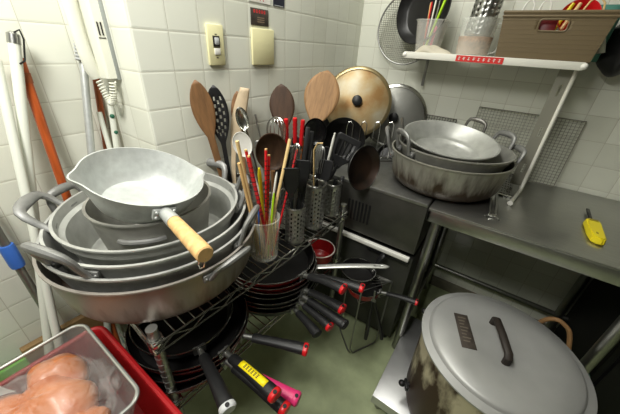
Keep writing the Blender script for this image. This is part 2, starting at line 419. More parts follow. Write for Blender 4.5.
# wooden handled saucepan
nrm = V((.271, .15, 1)).normalized(); cen = V((.141, -1.368, 1.056))
xh = V((math.cos(R(-11)), math.sin(R(-11)), 0)); xh = (xh - nrm*xh.dot(nrm)).normalized(); yh = nrm.cross(xh)
base = cen - nrm*.088
mw = MX(((xh.x, yh.x, nrm.x, base.x), (xh.y, yh.y, nrm.y, base.y), (xh.z, yh.z, nrm.z, base.z), (0, 0, 0, 1)))
t = thing('saucepan', 'shiny hammered aluminium saucepan with a pale wooden handle on top of the nested pots', 'pan', mw)
def spout_body():
    g = G(); seg = 96
    prof = [(0, 0), (.085, 0), (.098, .004), (.108, .014), (.117, .035), (.127, .06), (.1345, .084), (.137, .088), (.1335, .088), (.1235, .062), (.113, .036), (.104, .016), (.092, .006), (0, .005)]
    rings = []
    for r, z in prof:
        if r == 0: rings.append([g.b.verts.new((0, 0, z))]); continue
        rg = []
        for i in range(seg):
            a = 2*PI*i/seg; k = 0
            for s in (PI/2, -PI/2):
                d = (a-s+PI) % (2*PI)-PI; k = max(k, math.exp(-(d/.17)**2))
            w = max(0, (z-.03)/.058)
            rr = r+.016*k*w**1.5
            rg.append(g.b.verts.new((rr*math.cos(a), rr*math.sin(a), z-.002*k*w)))
        rings.append(rg)
    for a, c in zip(rings, rings[1:]):
        for i in range(seg):
            j = (i+1) % seg
            if len(a) == 1: g.face([a[0], c[i], c[j]])
            elif len(c) == 1: g.face([a[i], a[j], c[0]])
            else: g.face([a[i], a[j], c[j], c[i]])
    return g
spout_body().build('pan_body', 'alu_light', t)
g = G(); g.box(.126, .139, -.026, .026, .048, .078, .004)
for y in (-.019, .019):
    for z in (.056, .071): g.ball((.139, y, z), .0042, seg=8)
g.tube([(.132, 0, .066), (.165, 0, .074), (.19, 0, .08)], [.014, .0155, .0165], 14); soc = g.build('handle_socket', 'alu_light', t)
g = G(); hp = [(.178, 0, .077), (.20, 0, .0825), (.25, 0, .094), (.305, 0, .107), (.328, 0, .112), (.331, 0, .1128)]
g.tube(hp, [.0145, .0155, .0165, .0175, .0175, .015], 18); h = g.build('handle', 'wood', t)
g = G(); g.tube([(.322, 0, .108), (.332, 0, .105), (.334, 0, .085), (.325, 0, .07), (.315, 0, .072), (.315, 0, .092)], .0015, 6); g.build('hanging_ring', 'chrome', h)

# pots on the table
pot('big aluminium pot with burnt brown streaks standing on the steel table', (.678, -.378, .853), .237, .148, .222, ((198, .05, .035, .075), (28, .05, .03, .055)), 'pot_burnt', c=.06, group='pots on the steel table')
pot('aluminium pot nested inside the burnt pot on the steel table', (.682, -.375, .868), .222, .165, .17, ((226, .048, .022, .066), (46, .05, .025, .06)), 'alu_dark', group='pots on the steel table')
tl = MX.Rotation(R(7), 4, 'X') @ MX.Rotation(R(5), 4, 'Y')
pot('shallow aluminium pan with dark loop handles tilted on top of the pots on the table', (.655, -.365, .975), .185, .085, .14, ((200, .042, .022, .055), (72, .042, .022, .05)), 'alu', hm=mat('tarnished handle', (110, 108, 104), .4, .8), r=.0075, tilt=tl, group='pots on the steel table')

# ------------------------------------------------------------------ rice cooker on its steel stand
t = thing('steel_platform', 'low flat steel platform on the floor under the big lidded cooker', 'platform', (.745, -.962, 0))
g = G(); g.box(0, .53, 0, .51, .088, .1, .002); g.box(0, .53, 0, .01, .05, .09); g.build('platform_top', mat('pale steel sheet', (196, 196, 196), .35, .8, .08, 10), t)
for x in (.03, .5):
    for y in (.03, .48):
        g = G(); g.tube([(x, y, 0), (x, y, .09)], .015, 10); g.build('leg', 'pipe', t)
t = thing('rice_cooker', 'big round lidded cooker with a grimy cream body and flat aluminium lid on the floor', 'cooker', MX.Translation((1.066, -.79, .1)) @ MX.Diagonal((.972, .972, 1, 1)))
g = G(); g.lathe([(0, 0), (.215, 0), (.232, .01), (.24, .05), (.244, .2), (.246, .36), (.246, .392), (.238, .392), (.236, .34), (0, .33)], 80); g.build('body', 'cooker', t)
g = G(); g.lathe([(0, .40), (.247, .388), (.257, .388), (.2605, .392), (.2605, .398), (.244, .402), (.236, .404), (.232, .412), (.224, .418), (.17, .4225), (.105, .4245), (.095, .4225), (.05, .4215), (0, .4215)], 96)
lid = g.build('lid', mat('flat aluminium lid', (178, 178, 176), .45, .4, .1, 7, .03), t)
g = G(); hp = [(-.08, .0, .422), (-.079, 0, .446), (-.07, 0, .455), (0, 0, .458), (.07, 0, .455), (.079, 0, .446), (.08, 0, .422)]
g.m = T(-.012, .003, 0) @ rz(-71.5)
g.tube([(x, 0, z) for x, y, z in hp], [.0135]*7, 10, flat=.75); g.build('lid_handle', mat('dark brown bakelite', (44, 37, 32), .6), lid)
g = G(); g.m = T(-.118, -.022, 0) @ rz(-69); g.box(-.074, .074, -.024, .024, .4225, .4255, .0008)
pl = g.build('name_plate', 'plaque', lid)
g = G(); g.m = T(-.118, -.022, 0) @ rz(-69)
for k in range(8): g.box(-.058+k*.0145, -.0535+k*.0145, -.014, .014-(k % 3)*.006, .4256, .4259)
g.build('lettering', mat('worn pale ink', (112, 102, 90), .5), pl)
for a, z in ((150, .36), (166, .34), (206, .1)):
    g = G(); g.m = rz(a); g.tube([(.24, 0, z), (.262, 0, z)], .009, 8); g.ball((.27, 0, z), .014, 1, 1, .8); g.box(.246, .258, -.022, .022, z-.014, z+.006, .003)
    g.build('side_knob', 'black', t)
g = G(); g.tube(smooth([(1.19, -.40, .02), (1.215, -.41, .3), (1.225, -.43, .40), (1.25, -.44, .446), (1.285, -.445, .444), (1.32, -.45, .40), (1.37, -.465, .22), (1.385, -.47, .1), (1.38, -.47, .012)]), .009, 10)
tag(g.build('gas_hose', 'rubber'), 'tan rubber hose looping up behind the big cooker', 'hose')
t = thing('gas_valve', 'dark gas valve beside the tan hose under the table', 'valve', (1.395, -.55, .0))
g = G(); g.tube([(0, 0, 0), (0, 0, .3)], .012, 10); g.build('pipe', 'dark_metal', t)
g = G(); g.ball((0, 0, .30), .024); g.tube([(-.035, 0, .3), (.012, 0, .3)], .013, 8); g.build('valve_body', 'dark_metal', t)
g = G(); g.box(-.006, .006, -.03, .03, .325, .337, .002); g.build('lever', mat('dull green lever', (70, 120, 96), .5), t)
# ------------------------------------------------------------------ chrome wire rack
RK = MX.Translation((.342, -1.533, 0)) @ rz(-3.45)
RL, RD = .847, .352
t = thing('wire_rack', 'chrome wire rack against the left wall, loaded with pots and frying pans', 'rack', RK)
for x, y in ((-.02, .012), (-.02, RL-.012), (-RD+.015, .012), (-RD+.015, RL-.012)):
    g = G(); g.tube([(x, y, .012), (x, y, .764)], .0125, 14)
    for k in range(30): g.tube([(x, y, .03+k*.0254), (x, y, .033+k*.0254)], .0131, 14)
    p = g.build('post', 'steel_dull', t)
    g = G(); g.tube([(x, y, .764), (x, y, .768)], .0118, 14); g.build('post_cap', 'ivory', p)
    g = G(); g.tube([(x, y, 0), (x, y, .006), (x, y, .02)], [.016, .016, .008], 12); g.build('levelling_foot', 'black', p)
def wire_shelf(z):
    """z = height of the deck's top"""
    g = G(); r = .003
    for x in (0, -RD):
        g.tube([(x, 0, z-.003), (x, RL, z-.003)], r, 6); g.tube([(x, 0, z-.032), (x, RL, z-.032)], r, 6)
        n = 18; pts = [(x, RL*k/n, z-.005 if k % 2 else z-.030) for k in range(n+1)]; g.tube(pts, .0023, 5)
    for y in (0, RL):
        g.tube([(-RD, y, z-.003), (0, y, z-.003)], r, 6); g.tube([(-RD, y, z-.032), (0, y, z-.032)], r, 6)
        n = 8; g.tube([(-RD+RD*k/n, y, z-.005 if k % 2 else z-.030) for k in range(n+1)], .0023, 5)
    for k in range(1, 32): g.tube([(-RD, RL*k/32, z-.002), (0, RL*k/32, z-.002)], .002, 5)
    for x in (-.09, -.175, -.26): g.tube([(x, 0, z-.006), (x, RL, z-.006)], .0025, 5)
    for x, y in ((-.02, .012), (-.02, RL-.012), (-RD+.015, .012), (-RD+.015, RL-.012)):
        g.tube([(x, y, z-.036), (x, y, z+.002)], .0175, 14)
    g.build('wire_shelf', 'chrome', t)
wire_shelf(.736); wire_shelf(.473)

# ------------------------------------------------------------------ frying pans
def pan(label, c, R_, h, end, om='black', tip='red', grip='black', rb=None, handle='grip', group=None, extra=None, name='frying_pan', lab2=None, gs=1.0):
    """c: rim centre, end: where the handle ends (world)"""
    c, end = V(c), V(end); d = end-c; ang = math.degrees(math.atan2(d.y, d.x)); L = math.hypot(d.x, d.y); dz = d.z+h
    rb = rb or R_*.89
    t = thing(name, label, 'pan', MX.Translation((c.x, c.y, c.z-h)) @ rz(ang), group)
    g = G(); g.lathe([(0, 0), (rb*.9, 0), (rb, .004), (rb+(R_-rb)*.5, h*.4), (R_-.0005, h-.001), (R_-.002, h-.001)], 64); g.build('outer_body', om, t)
    g = G(); g.lathe([(R_-.0012, h-.001), (rb+(R_-rb)*.5-.003, h*.4+.002), (rb-.003, .008), (rb*.85, .006), (0, .006)], 64); g.build('cooking_surface', 'nonstick', t)
    g = G(); g.tube([((R_)*math.cos(2*PI*k/72), (R_)*math.sin(2*PI*k/72), h) for k in range(72)], .0021, 6, True); g.build('rim', 'chrome', t)
    s0 = R_-.004; z0 = h*.7; n = 10
    def hp(u): return (s0+(L-s0)*u, 0, z0+(dz-z0)*(1-(1-u)**1.6))
    if handle == 'grip':
        g = G(); g.box(s0-.006, s0+.004, -.018, .018, z0-.016, z0+.010, .002); g.tube([hp(0), hp(.1), hp(.2)], [.009, .0085, .009], 10)
        for y in (-.011, .011): g.ball((R_-.012, y, z0+.001), .0045, seg=8)
        g.build('bracket', 'steel_dull', t)
        us = [.17, .2, .3, .45, .6, .75, .88, .94 if tip else .97]
        rs = [x*gs for x in (.0115, .0125, .0125, .0125, .0135, .0145, .0155, .0155)]
        g = G(); g.tube([hp(u) for u in us], rs, 12, flat=.72); gr = g.build('grip', grip, t)
        tm = tip or grip
        g = G(); p = [hp(u) for u in (.935, .95, .985, 1.0)]
        g.tube(p, [x*gs for x in (.016, .0168, .0165, .0135)], 12, flat=.76); tp = g.build('grip_tip', tm, gr if tip else gr)
        g = G(); q = V(hp(.968)); g.tube([q+V((0, 0, .0133*gs)), q+V((0, 0, .0115))], .0052, 10); g.build('hanging_hole', 'void', t)
        if lab2:
            g = G(); 
            def fn(u, v): 
                q = V(hp(.36+.46*u)); return (q.x, (v-.5)*.020, q.z+.0106*gs+.0008-abs(v-.5)*.004)
            g.sheet(fn, 8, 2); lb = g.build('yellow_label', 'yellow_label', gr, solid=.0006)
            g = G(); random.seed(3)
            for k in range(6):
                for j in range(3):
                    u = .45+.045*k; q = V(hp(u)); y0 = -.005+j*.004
                    g.box(q.x-.003, q.x+.003, y0, y0+.0013, q.z+.0106*gs+.0012, q.z+.0106*gs+.002)
                q = V(hp(.45+.045*k)); g.box(q.x-.0006, q.x+.0006, -.006, .005, q.z+.0106*gs+.0012, q.z+.0106*gs+.002)
            g.build('lettering', 'text_dark', lb)
    else:
        g = G(); w = .0115
        def fn(u, v):
            q = V(hp(u)); e = .0 if u < .9 else 1-math.sqrt(max(0, 1-((u-.9)/.1)**2)); return (q.x, (v-.5)*2*w*(1-.75*e), q.z+.002*math.cos(PI*(v-.5)))
        g.sheet(fn, 24, 5, lambda i, j: 19 <= i <= 21 and j == 2); g.build('flat_handle', 'lightgrey_steel', t, solid=.004)
    return t
M['lightgrey_steel'] = mat('pale satin steel', (214, 214, 210), .35, .7)
GP = None
def pz(z, u, v): return at('z', z, u, v)
near = (.205, -1.37)
PN, PF = 'frying pans piled at the near end of the lower rack shelf', 'frying pans piled at the far end of the lower rack shelf'
pan('bottom frying pan of the near pile, bright pink handle with pink tip', (near[0]+.012, near[1]-.035, .522), .170, .044, pz(.515, 299, 400), 'red_enamel', 'pink', 'pink', group=PN, gs=1.25)
pan('frying pan low in the near pile, red tip lying just beneath the labelled handle', (near[0]+.004, near[1]-.012, .539), .175, .044, pz(.54, 287, 411), group=PN, gs=1.2)
pan('frying pan of the near pile, red tipped handle reaching alone over the floor', (near[0]+.004, near[1]+.004, .559), .177, .044, pz(.56, 308, 350), 'red_enamel', group=PN, gs=1.25)
pan('frying pan of the near pile whose black handle wears a yellow label', (near[0], near[1], .578), .179, .044, pz(.60, 277, 397), 'red_enamel', lab2=True, group=PN, gs=1.25)
pan('smaller top frying pan of the near pile, handle ending in light grey', (.19, -1.378, .598), .150, .045, pz(.64, 229, 411), 'black', 'lightgrey', group=PN, gs=1.2)
far = (.25, -1.03)
pan('bottom frying pan of the far pile, plain black handle pointing lowest', (far[0]-.002, far[1], .522), .186, .045, pz(.53, 318, 335), tip=None, group=PF, gs=1.15)
pan('second frying pan from the bottom of the far pile, short dark red tip', (far[0], far[1]+.002, .545), .184, .045, pz(.555, 331, 328), group=PF, gs=1.1)
pan('third frying pan from the bottom of the far pile, long plain black handle', (far[0]+.003, far[1]-.003, .568), .181, .045, pz(.58, 346, 326), tip=None, group=PF, gs=1.2)
pan('middle frying pan of the far pile, black handle with a scuffed red tip', (far[0], far[1], .588), .178, .045, pz(.61, 344, 310), group=PF, gs=1.25)
pan('pan with a long flat pale steel handle in the far pile', (far[0]+.004, far[1]+.004, .606), .174, .045, pz(.625, 389, 267), 'black', handle='flat', group=PF)
pan('dark red frying pan of the far pile, its red tip reaching farthest right', (far[0]+.002, far[1]+.002, .626), .172, .045, pz(.65, 364, 289), 'red_enamel', group=PF, gs=1.15)
pan('top red frying pan of the far pile, thickest black handle with red tip', (far[0], far[1]-.004, .650), .168, .045, pz(.68, 345, 290), 'red_enamel', group=PF, gs=1.3)
# red pan behind the far pile
t = thing('saucepan', 'small red enamel pan with a pale rim behind the far pile of frying pans', 'pan', (.315, -.775, .475))
g = G(); g.lathe(pot_profile(.07, .075, .062), 40); g.build('pan_body', 'red_enamel', t)
g = G(); g.tube([(.0705*math.cos(2*PI*k/40), .0705*math.sin(2*PI*k/40), .075) for k in range(40)], .003, 6, True); g.build('rim', 'white_metal', t)

# wire stand in front of the machine
t = thing('wire_stand', 'dark chrome wire pan stand on the floor between the rack and the steel machine', 'stand', (.43, -.80, 0))
cs = [(0, .16), (.115, .02), (.2, .16)]
g = G(); g.tube([(0, .14, .44), (0, .14, .03), (.0, .13, .006), (.02, .10, .004), (.11, .02, .004), (.125, .01, .012), (.125, .01, .44)], .004, 8)
g.build('front_frame', 'steel_dull', t)
g = G(); g.tube([(.125, .01, .04), (.14, .02, .004), (.205, .14, .004), (.21, .15, .02), (.21, .15, .44)], .004, 8); g.build('side_frame', 'steel_dull', t)
for zz, nm in ((.36, 'ring'), (.44, 'ring')):
    g = G(); g.tube([(0, .14, zz), (.125, .01, zz), (.21, .15, zz)], .0035, 6, True)
    for k in range(1, 5): g.tube([(.125*k/5, .14-.13*k/5, zz), (.21-.0*k, .15, zz)], .002, 5)
    g.build(nm, 'steel_dull', t)
pan('small red-bodied frying pan on the wire stand, handle pointing to the table leg', (.535, -.705, .408), .082, .042, pz(.43, 418, 303), 'red_enamel')
pan('black pan set high on the wire stand, in front of the steel machine', (.50, -.725, .49), .078, .045, pz(.55, 384, 256), 'black', None, 'black')
# black tongs
b0 = at('y', -.80, 374, 300); 
t = thing('tongs', 'black handled tongs hanging handles down from the wire stand', 'tongs', (b0.x, -.805, b0.z))
for e, x in ((366, -.004), (382, .004)):
    p = at('y', -.80, e, 338)-V((b0.x, -.80, b0.z))
    g = G(); g.tube([(x, 0, -.005), (x+p.x*.4, 0, p.z*.4), (p.x*.9, 0, p.z*.85), (p.x, 0, p.z)], [.006, .008, .0095, .008], 10); g.build('handle', 'black', t)
g = G(); g.tube([(0, -.003, 0), (0, .003, 0)], .011, 12); g.tube([(0, 0, 0), (-.004, .004, .05)], .004, 8); g.build('pivot', 'steel_dull', t)
# ------------------------------------------------------------------ canisters on the upper rack shelf
ZS = .7365
def perforated(label, x, y, r, h, group='perforated canisters on the rack'):
    t = thing('utensil_canister', label, 'canister', (x, y, ZS), group)
    g = G(); nv = max(10, int(h/.0085)); nu = 36
    def fn(u, v): a = 2*PI*u; return (r*math.cos(a), r*math.sin(a), h*v)
    g.sheet(fn, nu, nv, lambda i, j: 1 < j < nv-2 and i % 2 == 0 and (j+(i//2) % 2) % 2 == 0); g.build('perforated_wall', 'steel', t, solid=.001, merge=.0001)
    g = G(); g.tube([(r*math.cos(2*PI*k/36), r*math.sin(2*PI*k/36), h) for k in range(36)], .0018, 6, True); g.build('rim', 'chrome', t)
    g = G(); g.lathe([(0, .001), (r, .001), (r, .003), (0, .003)], 36); g.build('bottom', 'steel', t)
    return (x, y)
K1 = perforated('perforated steel utensil canister right beside the clear cup of skewers', .337, -1.0, .034, .145)
K2 = perforated('perforated steel utensil canister in the middle of the front three', .338, -.878, .036, .185)
K3 = perforated('smallest perforated steel canister, nearest the rack’s far post', .343, -.752, .031, .145)
KA = perforated('tall perforated steel canister of wooden spatulas between the pot stack and the left wall', .075, -1.015, .05, .17)
KB = perforated('perforated steel canister by the left wall behind the clear cup', .185, -.955, .05, .15)
KC = perforated('perforated steel canister by the left wall behind the front three', .17, -.80, .052, .15)
KD = perforated('perforated steel canister in the far corner of the rack, holding black turners', .235, -.715, .045, .15)
# clear cup of skewers
KX = (.312, -1.132)
t = thing('skewer_cup', 'clear plastic cup full of bamboo skewers on the rack shelf', 'cup', (KX[0], KX[1], ZS))
g = G(); g.lathe([(0, 0), (.043, 0), (.0455, .004), (.051, .148), (.0525, .15), (.0505, .152), (.0495, .148), (.044, .005), (0, .004)], 48); g.build('cup_body', 'clear', t)
random.seed(11)
proto = None
for k in range(34):
    a = random.uniform(0, 2*PI); rr = .036*math.sqrt(random.random()); b0 = V((KX[0]+rr*math.cos(a), KX[1]+rr*math.sin(a), ZS+.006))
    a2 = a+random.uniform(-.5, .5); r2 = min(.041, rr+random.uniform(-.006, .008)); tp = V((KX[0]+r2*math.cos(a2), KX[1]+r2*math.sin(a2), ZS+.140+random.uniform(-.012, .012)))
    mwk = frame(b0, tp, CAM)
    if proto is None:
        g = G(); g.tube([(0, 0, 0), (0, 0, .12), (0, 0, .136)], [.0022, .0022, .0008], 6); proto = tag(g.build('bamboo_skewer', 'bamboo', mw=mwk), 'bamboo skewer standing in the clear plastic cup on the rack', 'skewer', 'bamboo skewers in the cup')
    else:
        c = proto.copy(); col.objects.link(c); c.matrix_world = mwk

# ------------------------------------------------------------------ utensils
def plate_utensil(name, label, cat, base, tip, prof, m, thick=.006, bow=0, hole=None, nv=40, handle_r=None, hm=None, face=None, hend=None, nu=9):
    """flat utensil: prof = [(fraction along, half width m)]; round handle up to hend"""
    L = (V(tip)-V(base)).length; mw = frame(base, tip, face or CAM)
    def w(v):
        for (a, wa), (b_, wb) in zip(prof, prof[1:]):
            if a <= v <= b_:
                k = (v-a)/max(b_-a, 1e-6); return wa+(wb-wa)*k
        return prof[-1][1]
    f0 = prof[0][0]
    def fn(u, v):
        vv = f0+(1-f0)*v; s = 2*u-1; return (s*w(vv), bow*math.sin(PI*vv)+.0*s, L*vv)
    if hend is None:
        g = G(); g.sheet(fn, nu, nv, hole); o = g.build(name, m, solid=thick, mw=mw); return tag(o, label, cat)
    t = thing(name, label, cat, mw)
    g = G(); g.sheet(fn, nu, nv, hole); g.build('blade', m, t, solid=thick)
    g = G(); g.tube([(0, 0, 0), (0, 0, L*hend*.5), (0, bow*math.sin(PI*hend), L*hend)], handle_r, 8); g.build('handle', hm or m, t)
    return t
def ladle(name, label, cat, base, tip, r, m, hm=None, hr=.005, depth=.5, face=None, sx=1, flip=1, sy=1):
    """bowl of radius r at the tip, opening turned to the viewer side"""
    L = (V(tip)-V(base)).length-r*sy; t = thing(name, label, cat, frame(base, tip, face or CAM))
    g = G(); g.m = T(0, 0, L) @ MX.Rotation(R(90*flip), 4, 'X')
    pr = [(r*math.sin(PI/2*k/7), -r*depth*math.cos(PI/2*k/7)) for k in range(8)]
    g.lathe(pr+[(x*.96, z*.93+.0005) for x, z in pr[::-1]], 36, sx=sx, sy=sy); g.build('bowl', m, t)
    g = G(); g.tube([(0, 0, 0), (0, 0, L*.6), (0, 0, L-r*sy*.97)], hr, 8); g.build('handle', hm or m, t)
    return t
def bs(k, dx=0, dy=0): return V((k[0]+dx, k[1]+dy, ZS+.006))
def paddle(f, hw, w, e):
    hd = [(t, max(hw*(1-t), w*math.sin(PI*t**1.2)**.62)) for t in [k/14 for k in range(14)]]
    hd += [(.962, w*.33), (.985, w*.2), (1, w*.05)]
    return [(0, hw), (f*.6, hw*.9)]+[(f+(1-f)*t, max(x, hw if t < .3 else 0)) for t, x in hd]
plate_utensil('wooden_spatula', 'long light brown wooden spatula standing leftmost behind the pots by the left wall', 'spatula', bs(KA, -.025, -.02), at('x', .02, 195, 80), paddle(.62, .012, .035, .3), 'wood_mid', .008)
plate_utensil('slotted_spoon', 'black perforated spoon standing behind the pots right of the long wooden spatula', 'spoon', bs(KA, -.005, -.02), at('x', .03, 213, 85), paddle(.60, .008, .035, .3), 'black', .004, hole=lambda i, j: 28 <= j < 39 and i in (2, 4, 6, 8) and j % 2 == (i//2) % 2, nu=11, nv=42)
def curved_spoon():
    b0, tp = bs(KA, .015, -.025), at('x', .06, 245, 88); L = (tp-b0).length
    g = G()
    def fn(u, v):
        s = 2*u-1; w = .008 if v < .55 else .008+.014*math.sin(PI*min(1, (v-.55)/.45)*.86)
        return (s*w-.03*math.sin(PI*v), -.012*(1-s*s)*max(0, v-.5), L*v)
    g.sheet(fn, 6, 40); return g.build('wooden_spoon', mat('bleached wood', (192, 172, 142), .6, 0, .2, 20), solid=.007, mw=frame(b0, tp, CAM))
tag(curved_spoon(), 'bleached curved wooden spoon leaning right beside the black perforated spoon', 'spoon')
plate_utensil('wooden_spoon', 'brown wooden spoon half hidden behind the bleached curved spoon', 'spoon', bs(KA, .02, .02), at('x', .02, 237, 91), paddle(.62, .008, .028, .3), 'wood_mid', .007)
ladle('serving_spoon', 'shiny steel ladle leaning behind the white round spoon', 'ladle', bs(KB, 0, -.01), at('x', .10, 239, 107), .026, 'chrome', hr=.007, sx=.8, sy=1.5)
g = G(); g.tube([(0, 0, 0), (0, 0, .40)], .006, 10, flat=.6); g.tube([(0, 0, .40), (0, 0, .405)], .004, 8)
tag(g.build('kitchen_tool', 'steel', mw=frame(bs(KB, .01, .02), at('x', .06, 254, 108), CAM)), 'straight flat steel utensil handle standing by the wall beside the shiny ladle', 'utensil')
ladle('flat_spoon', 'white round plastic spoon leaning left in front of the steel ladle', 'spoon', bs(KB, .02, -.03), at('x', .14, 238, 132), .031, 'white', hr=.005, depth=.2, sy=1.4)
plate_utensil('wooden_spatula', 'broad dark wooden paddle standing against the wall left of the red-handled tools', 'spatula', bs(KC, -.03, 0), at('x', .04, 281, 84), paddle(.62, .012, .052, .4), 'wood_dark', .009)
plate_utensil('wooden_spatula', 'very broad pale wooden paddle leaning right in front of the tarnished lid', 'spatula', bs(KC, .02, -.01), at('x', .14, 328, 71), paddle(.60, .014, .076, .42), 'wood_pale', .010)
ladle('wooden_ladle', 'round brown wooden ladle standing amid the red chopsticks', 'ladle', bs(KB, .03, -.01), at('x', .27, 271, 133), .052, 'wood_dark', 'wood_mid', .008, .45, sy=1.35)
# steel tools with red grips
for (u, v, xx, kx, ky, dl) in ((286, 119, .18, -.02, .0, 'red and black gripped steel tool leftmost of the three tall red grips'), (295, 118, .20, 0, .02, 'steel tool with the longest red ribbed grip, middle of the three tall red grips'), (303, 120, .21, .015, .0, 'steel tool with red grip and pale shaft, rightmost of the three tall red grips')):
    b0, tp = bs(KC, kx, ky), at('x', xx, u, v); L = (tp-b0).length
    t = thing('kitchen_tool', dl, 'utensil', frame(b0, tp, CAM))
    g = G(); g.tube([(0, 0, 0), (0, 0, L-.09)], .0045, 8); g.build('shaft', 'steel', t)
    n = 12; zz = [L-.10+.10*k/n for k in range(n+1)]
    g = G(); g.tube([(0, 0, z) for z in zz], [.0075+.0018*(k % 2) for k in range(n+1)], 10); g.build('grip', 'red', t)
    g = G(); g.tube([(0, 0, L-.112), (0, 0, L-.10)], .009, 10); g.build('collar', 'black', t)
# chopsticks with red patterned shafts
def chop(label, b0, tp, m, stripes=True, r=.0042):
    L = (tp-b0).length; t = thing('chopstick', label, 'chopstick', frame(b0, tp, CAM), 'chopsticks in the skewer cup') if stripes else None
    g = G(); g.tube([(0, 0, 0), (0, 0, L*.5), (0, 0, L)], [r*.55, r*.85, r], 8)
    if not stripes: return tag(g.build('chopstick', m, mw=frame(b0, tp, CAM)), label, 'chopstick', 'chopsticks in the skewer cup')
    g.build('shaft', m, t)
    g = G()
    for k in range(12):
        z = L*.45+L*.5*k/12; g.tube([(0, 0, z), (0, 0, z+.0022)], r*1.04, 8)
    g.build('band_pattern', 'black', t)
    g = G(); g.tube([(0, 0, L), (0, 0, L+.004)], r*.95, 8); g.build('tip', 'wood', t)
chop('red banded chopstick leaning left in the skewer cup', V((.325, -1.12, ZS+.01)), at('x', .30, 246, 151), 'red')
chop('red banded chopstick beside the left-leaning one, its end a little lower', V((.335, -1.125, ZS+.01)), at('x', .31, 249, 157), 'red')
chop('tallest red banded chopstick standing in the middle of the skewer cup', V((.322, -1.135, ZS+.01)), at('x', .31, 266, 150), 'red')
chop('red banded chopstick close to the right of the tallest one in the skewer cup', V((.318, -1.128, ZS+.01)), at('x', .31, 269, 156), 'red')
chop('red banded chopstick leaning right behind the plain bamboo stick', V((.345, -1.13, ZS+.01)), at('x', .30, 297, 150), 'red')
chop('plain long bamboo chopstick leaning right in the skewer cup', V((.33, -1.15, ZS+.01)), at('x', .31, 290, 139), 'bamboo', False, .0055)
chop('plain bamboo chopstick leaning left past the white round spoon', V((.31, -1.14, ZS+.01)), at('x', .29, 237, 141), 'bamboo', False, .005)
chop('short pale wooden chopstick below the white round spoon', V((.31, -1.15, ZS+.01)), at('x', .29, 239, 163), 'wood', False, .005)
def stub(name, label, b0, tp, m, r):
    L = (tp-b0).length; g = G(); g.tube([(0, 0, 0), (0, 0, L*.75), (0, 0, L*.93), (0, 0, L)], [r*.5, r, r, r*.5], 10, flat=.7)
    tag(g.build(name, m, mw=frame(b0, tp, CAM)), label, 'utensil')
stub('kitchen_tool', 'yellow plastic utensil handle between the red chopsticks', V((.30, -1.11, ZS+.008)), at('x', .29, 259, 168), 'yellow', .009)
stub('kitchen_tool', 'lime green utensil handle low among the red chopsticks', V((.335, -1.14, ZS+.008)), at('x', .32, 274, 193), 'lime', .006)
stub('kitchen_tool', 'bright blue utensil handle low in the skewer cup', V((.31, -1.15, ZS+.008)), at('x', .31, 258, 193), 'blue', .005)
stub('kitchen_tool', 'short white handled tool standing under the round wooden ladle', V((.29, -1.10, ZS+.008)), at('x', .28, 277, 172), 'white', .006)
stub('kitchen_tool', 'orange plastic utensil handle left of the round black ladle', bs(KC, .02, -.02), at('x', .17, 303, 137), 'orange', .009)
# more dark tools crowding the canisters
for kk, (k, u, v, xx, kind, lb) in enumerate((
        (KC, 299, 137, .16, 'b', 'black spatula behind the red gripped tools'), (KC, 310, 143, .19, 's', 'steel spatula between the red gripped tools and the round black ladle'),
        (KB, 283, 150, .22, 'b', 'black spatula right behind the round wooden ladle'), (KD, 331, 148, .26, 'b', 'black spatula between the black ladle and the slotted turner'),
        (KB, 262, 140, .13, 's', 'steel spatula half hidden left behind the round wooden ladle'), (KC, 291, 146, .24, 's', 'steel spatula low in front of the red grips'),
        (K1, 291, 168, .335, 'b', 'short black spatula at the left of the nearest perforated canister'), (K1, 303, 160, .33, 'b', 'black spatula at the right of the nearest perforated canister'),
        (K2, 327, 160, .335, 'b', 'black spatula at the right of the middle front canister'))):
    plate_utensil('spatula', lb, 'spatula', bs(k, .012*(kk % 3-1), .010*(kk % 2)), at('x', xx, u, v), [(.5, .006), (.66, .010), (.76, .024), (.9, .028), (.98, .027), (1, .022)], 'black' if kind == 'b' else 'steel_dull', .003, handle_r=.006, hend=.6)
# whisks
def whisk(label, b0, tp, rmax, Lw, m='chrome', hm='steel', n=5, wr=.0013):
    L = (tp-b0).length; t = thing('whisk', label, 'whisk', frame(b0, tp, CAM))
    g = G(); g.tube([(0, 0, 0), (0, 0, L-Lw)], .008, 10); g.build('handle', hm, t)
    g = G()
    for k in range(n):
        a = PI*k/n; pts = []
        for j in range(21):
            s = j/20*2-1; z = 1-abs(s)**1.0; th = PI*j/20
            r = rmax*math.sin(th*1.0)*(1 if True else 0)
            pts.append((math.cos(a)*rmax*-math.cos(th)*(.45+.55*math.sin(th)), math.sin(a)*rmax*-math.cos(th)*(.45+.55*math.sin(th)), L-Lw+Lw*math.sin(th)**.8))
        g.tube(pts, wr, 5)
    g.build('wires', m, t); return t
whisk('big steel balloon whisk behind the round wooden ladle', bs(KB, .02, .02), at('x', .16, 276, 117), .055, .12, n=7)
whisk('steel loop whisk hanging over the first perforated canister', bs(K1, -.01, 0), at('x', .30, 297, 143), .030, .16, n=4)
whisk('small dark wire whisk in the middle perforated canister', bs(K2, -.01, 0), at('x', .31, 322, 146), .026, .10, 'steel_dull', 'black')
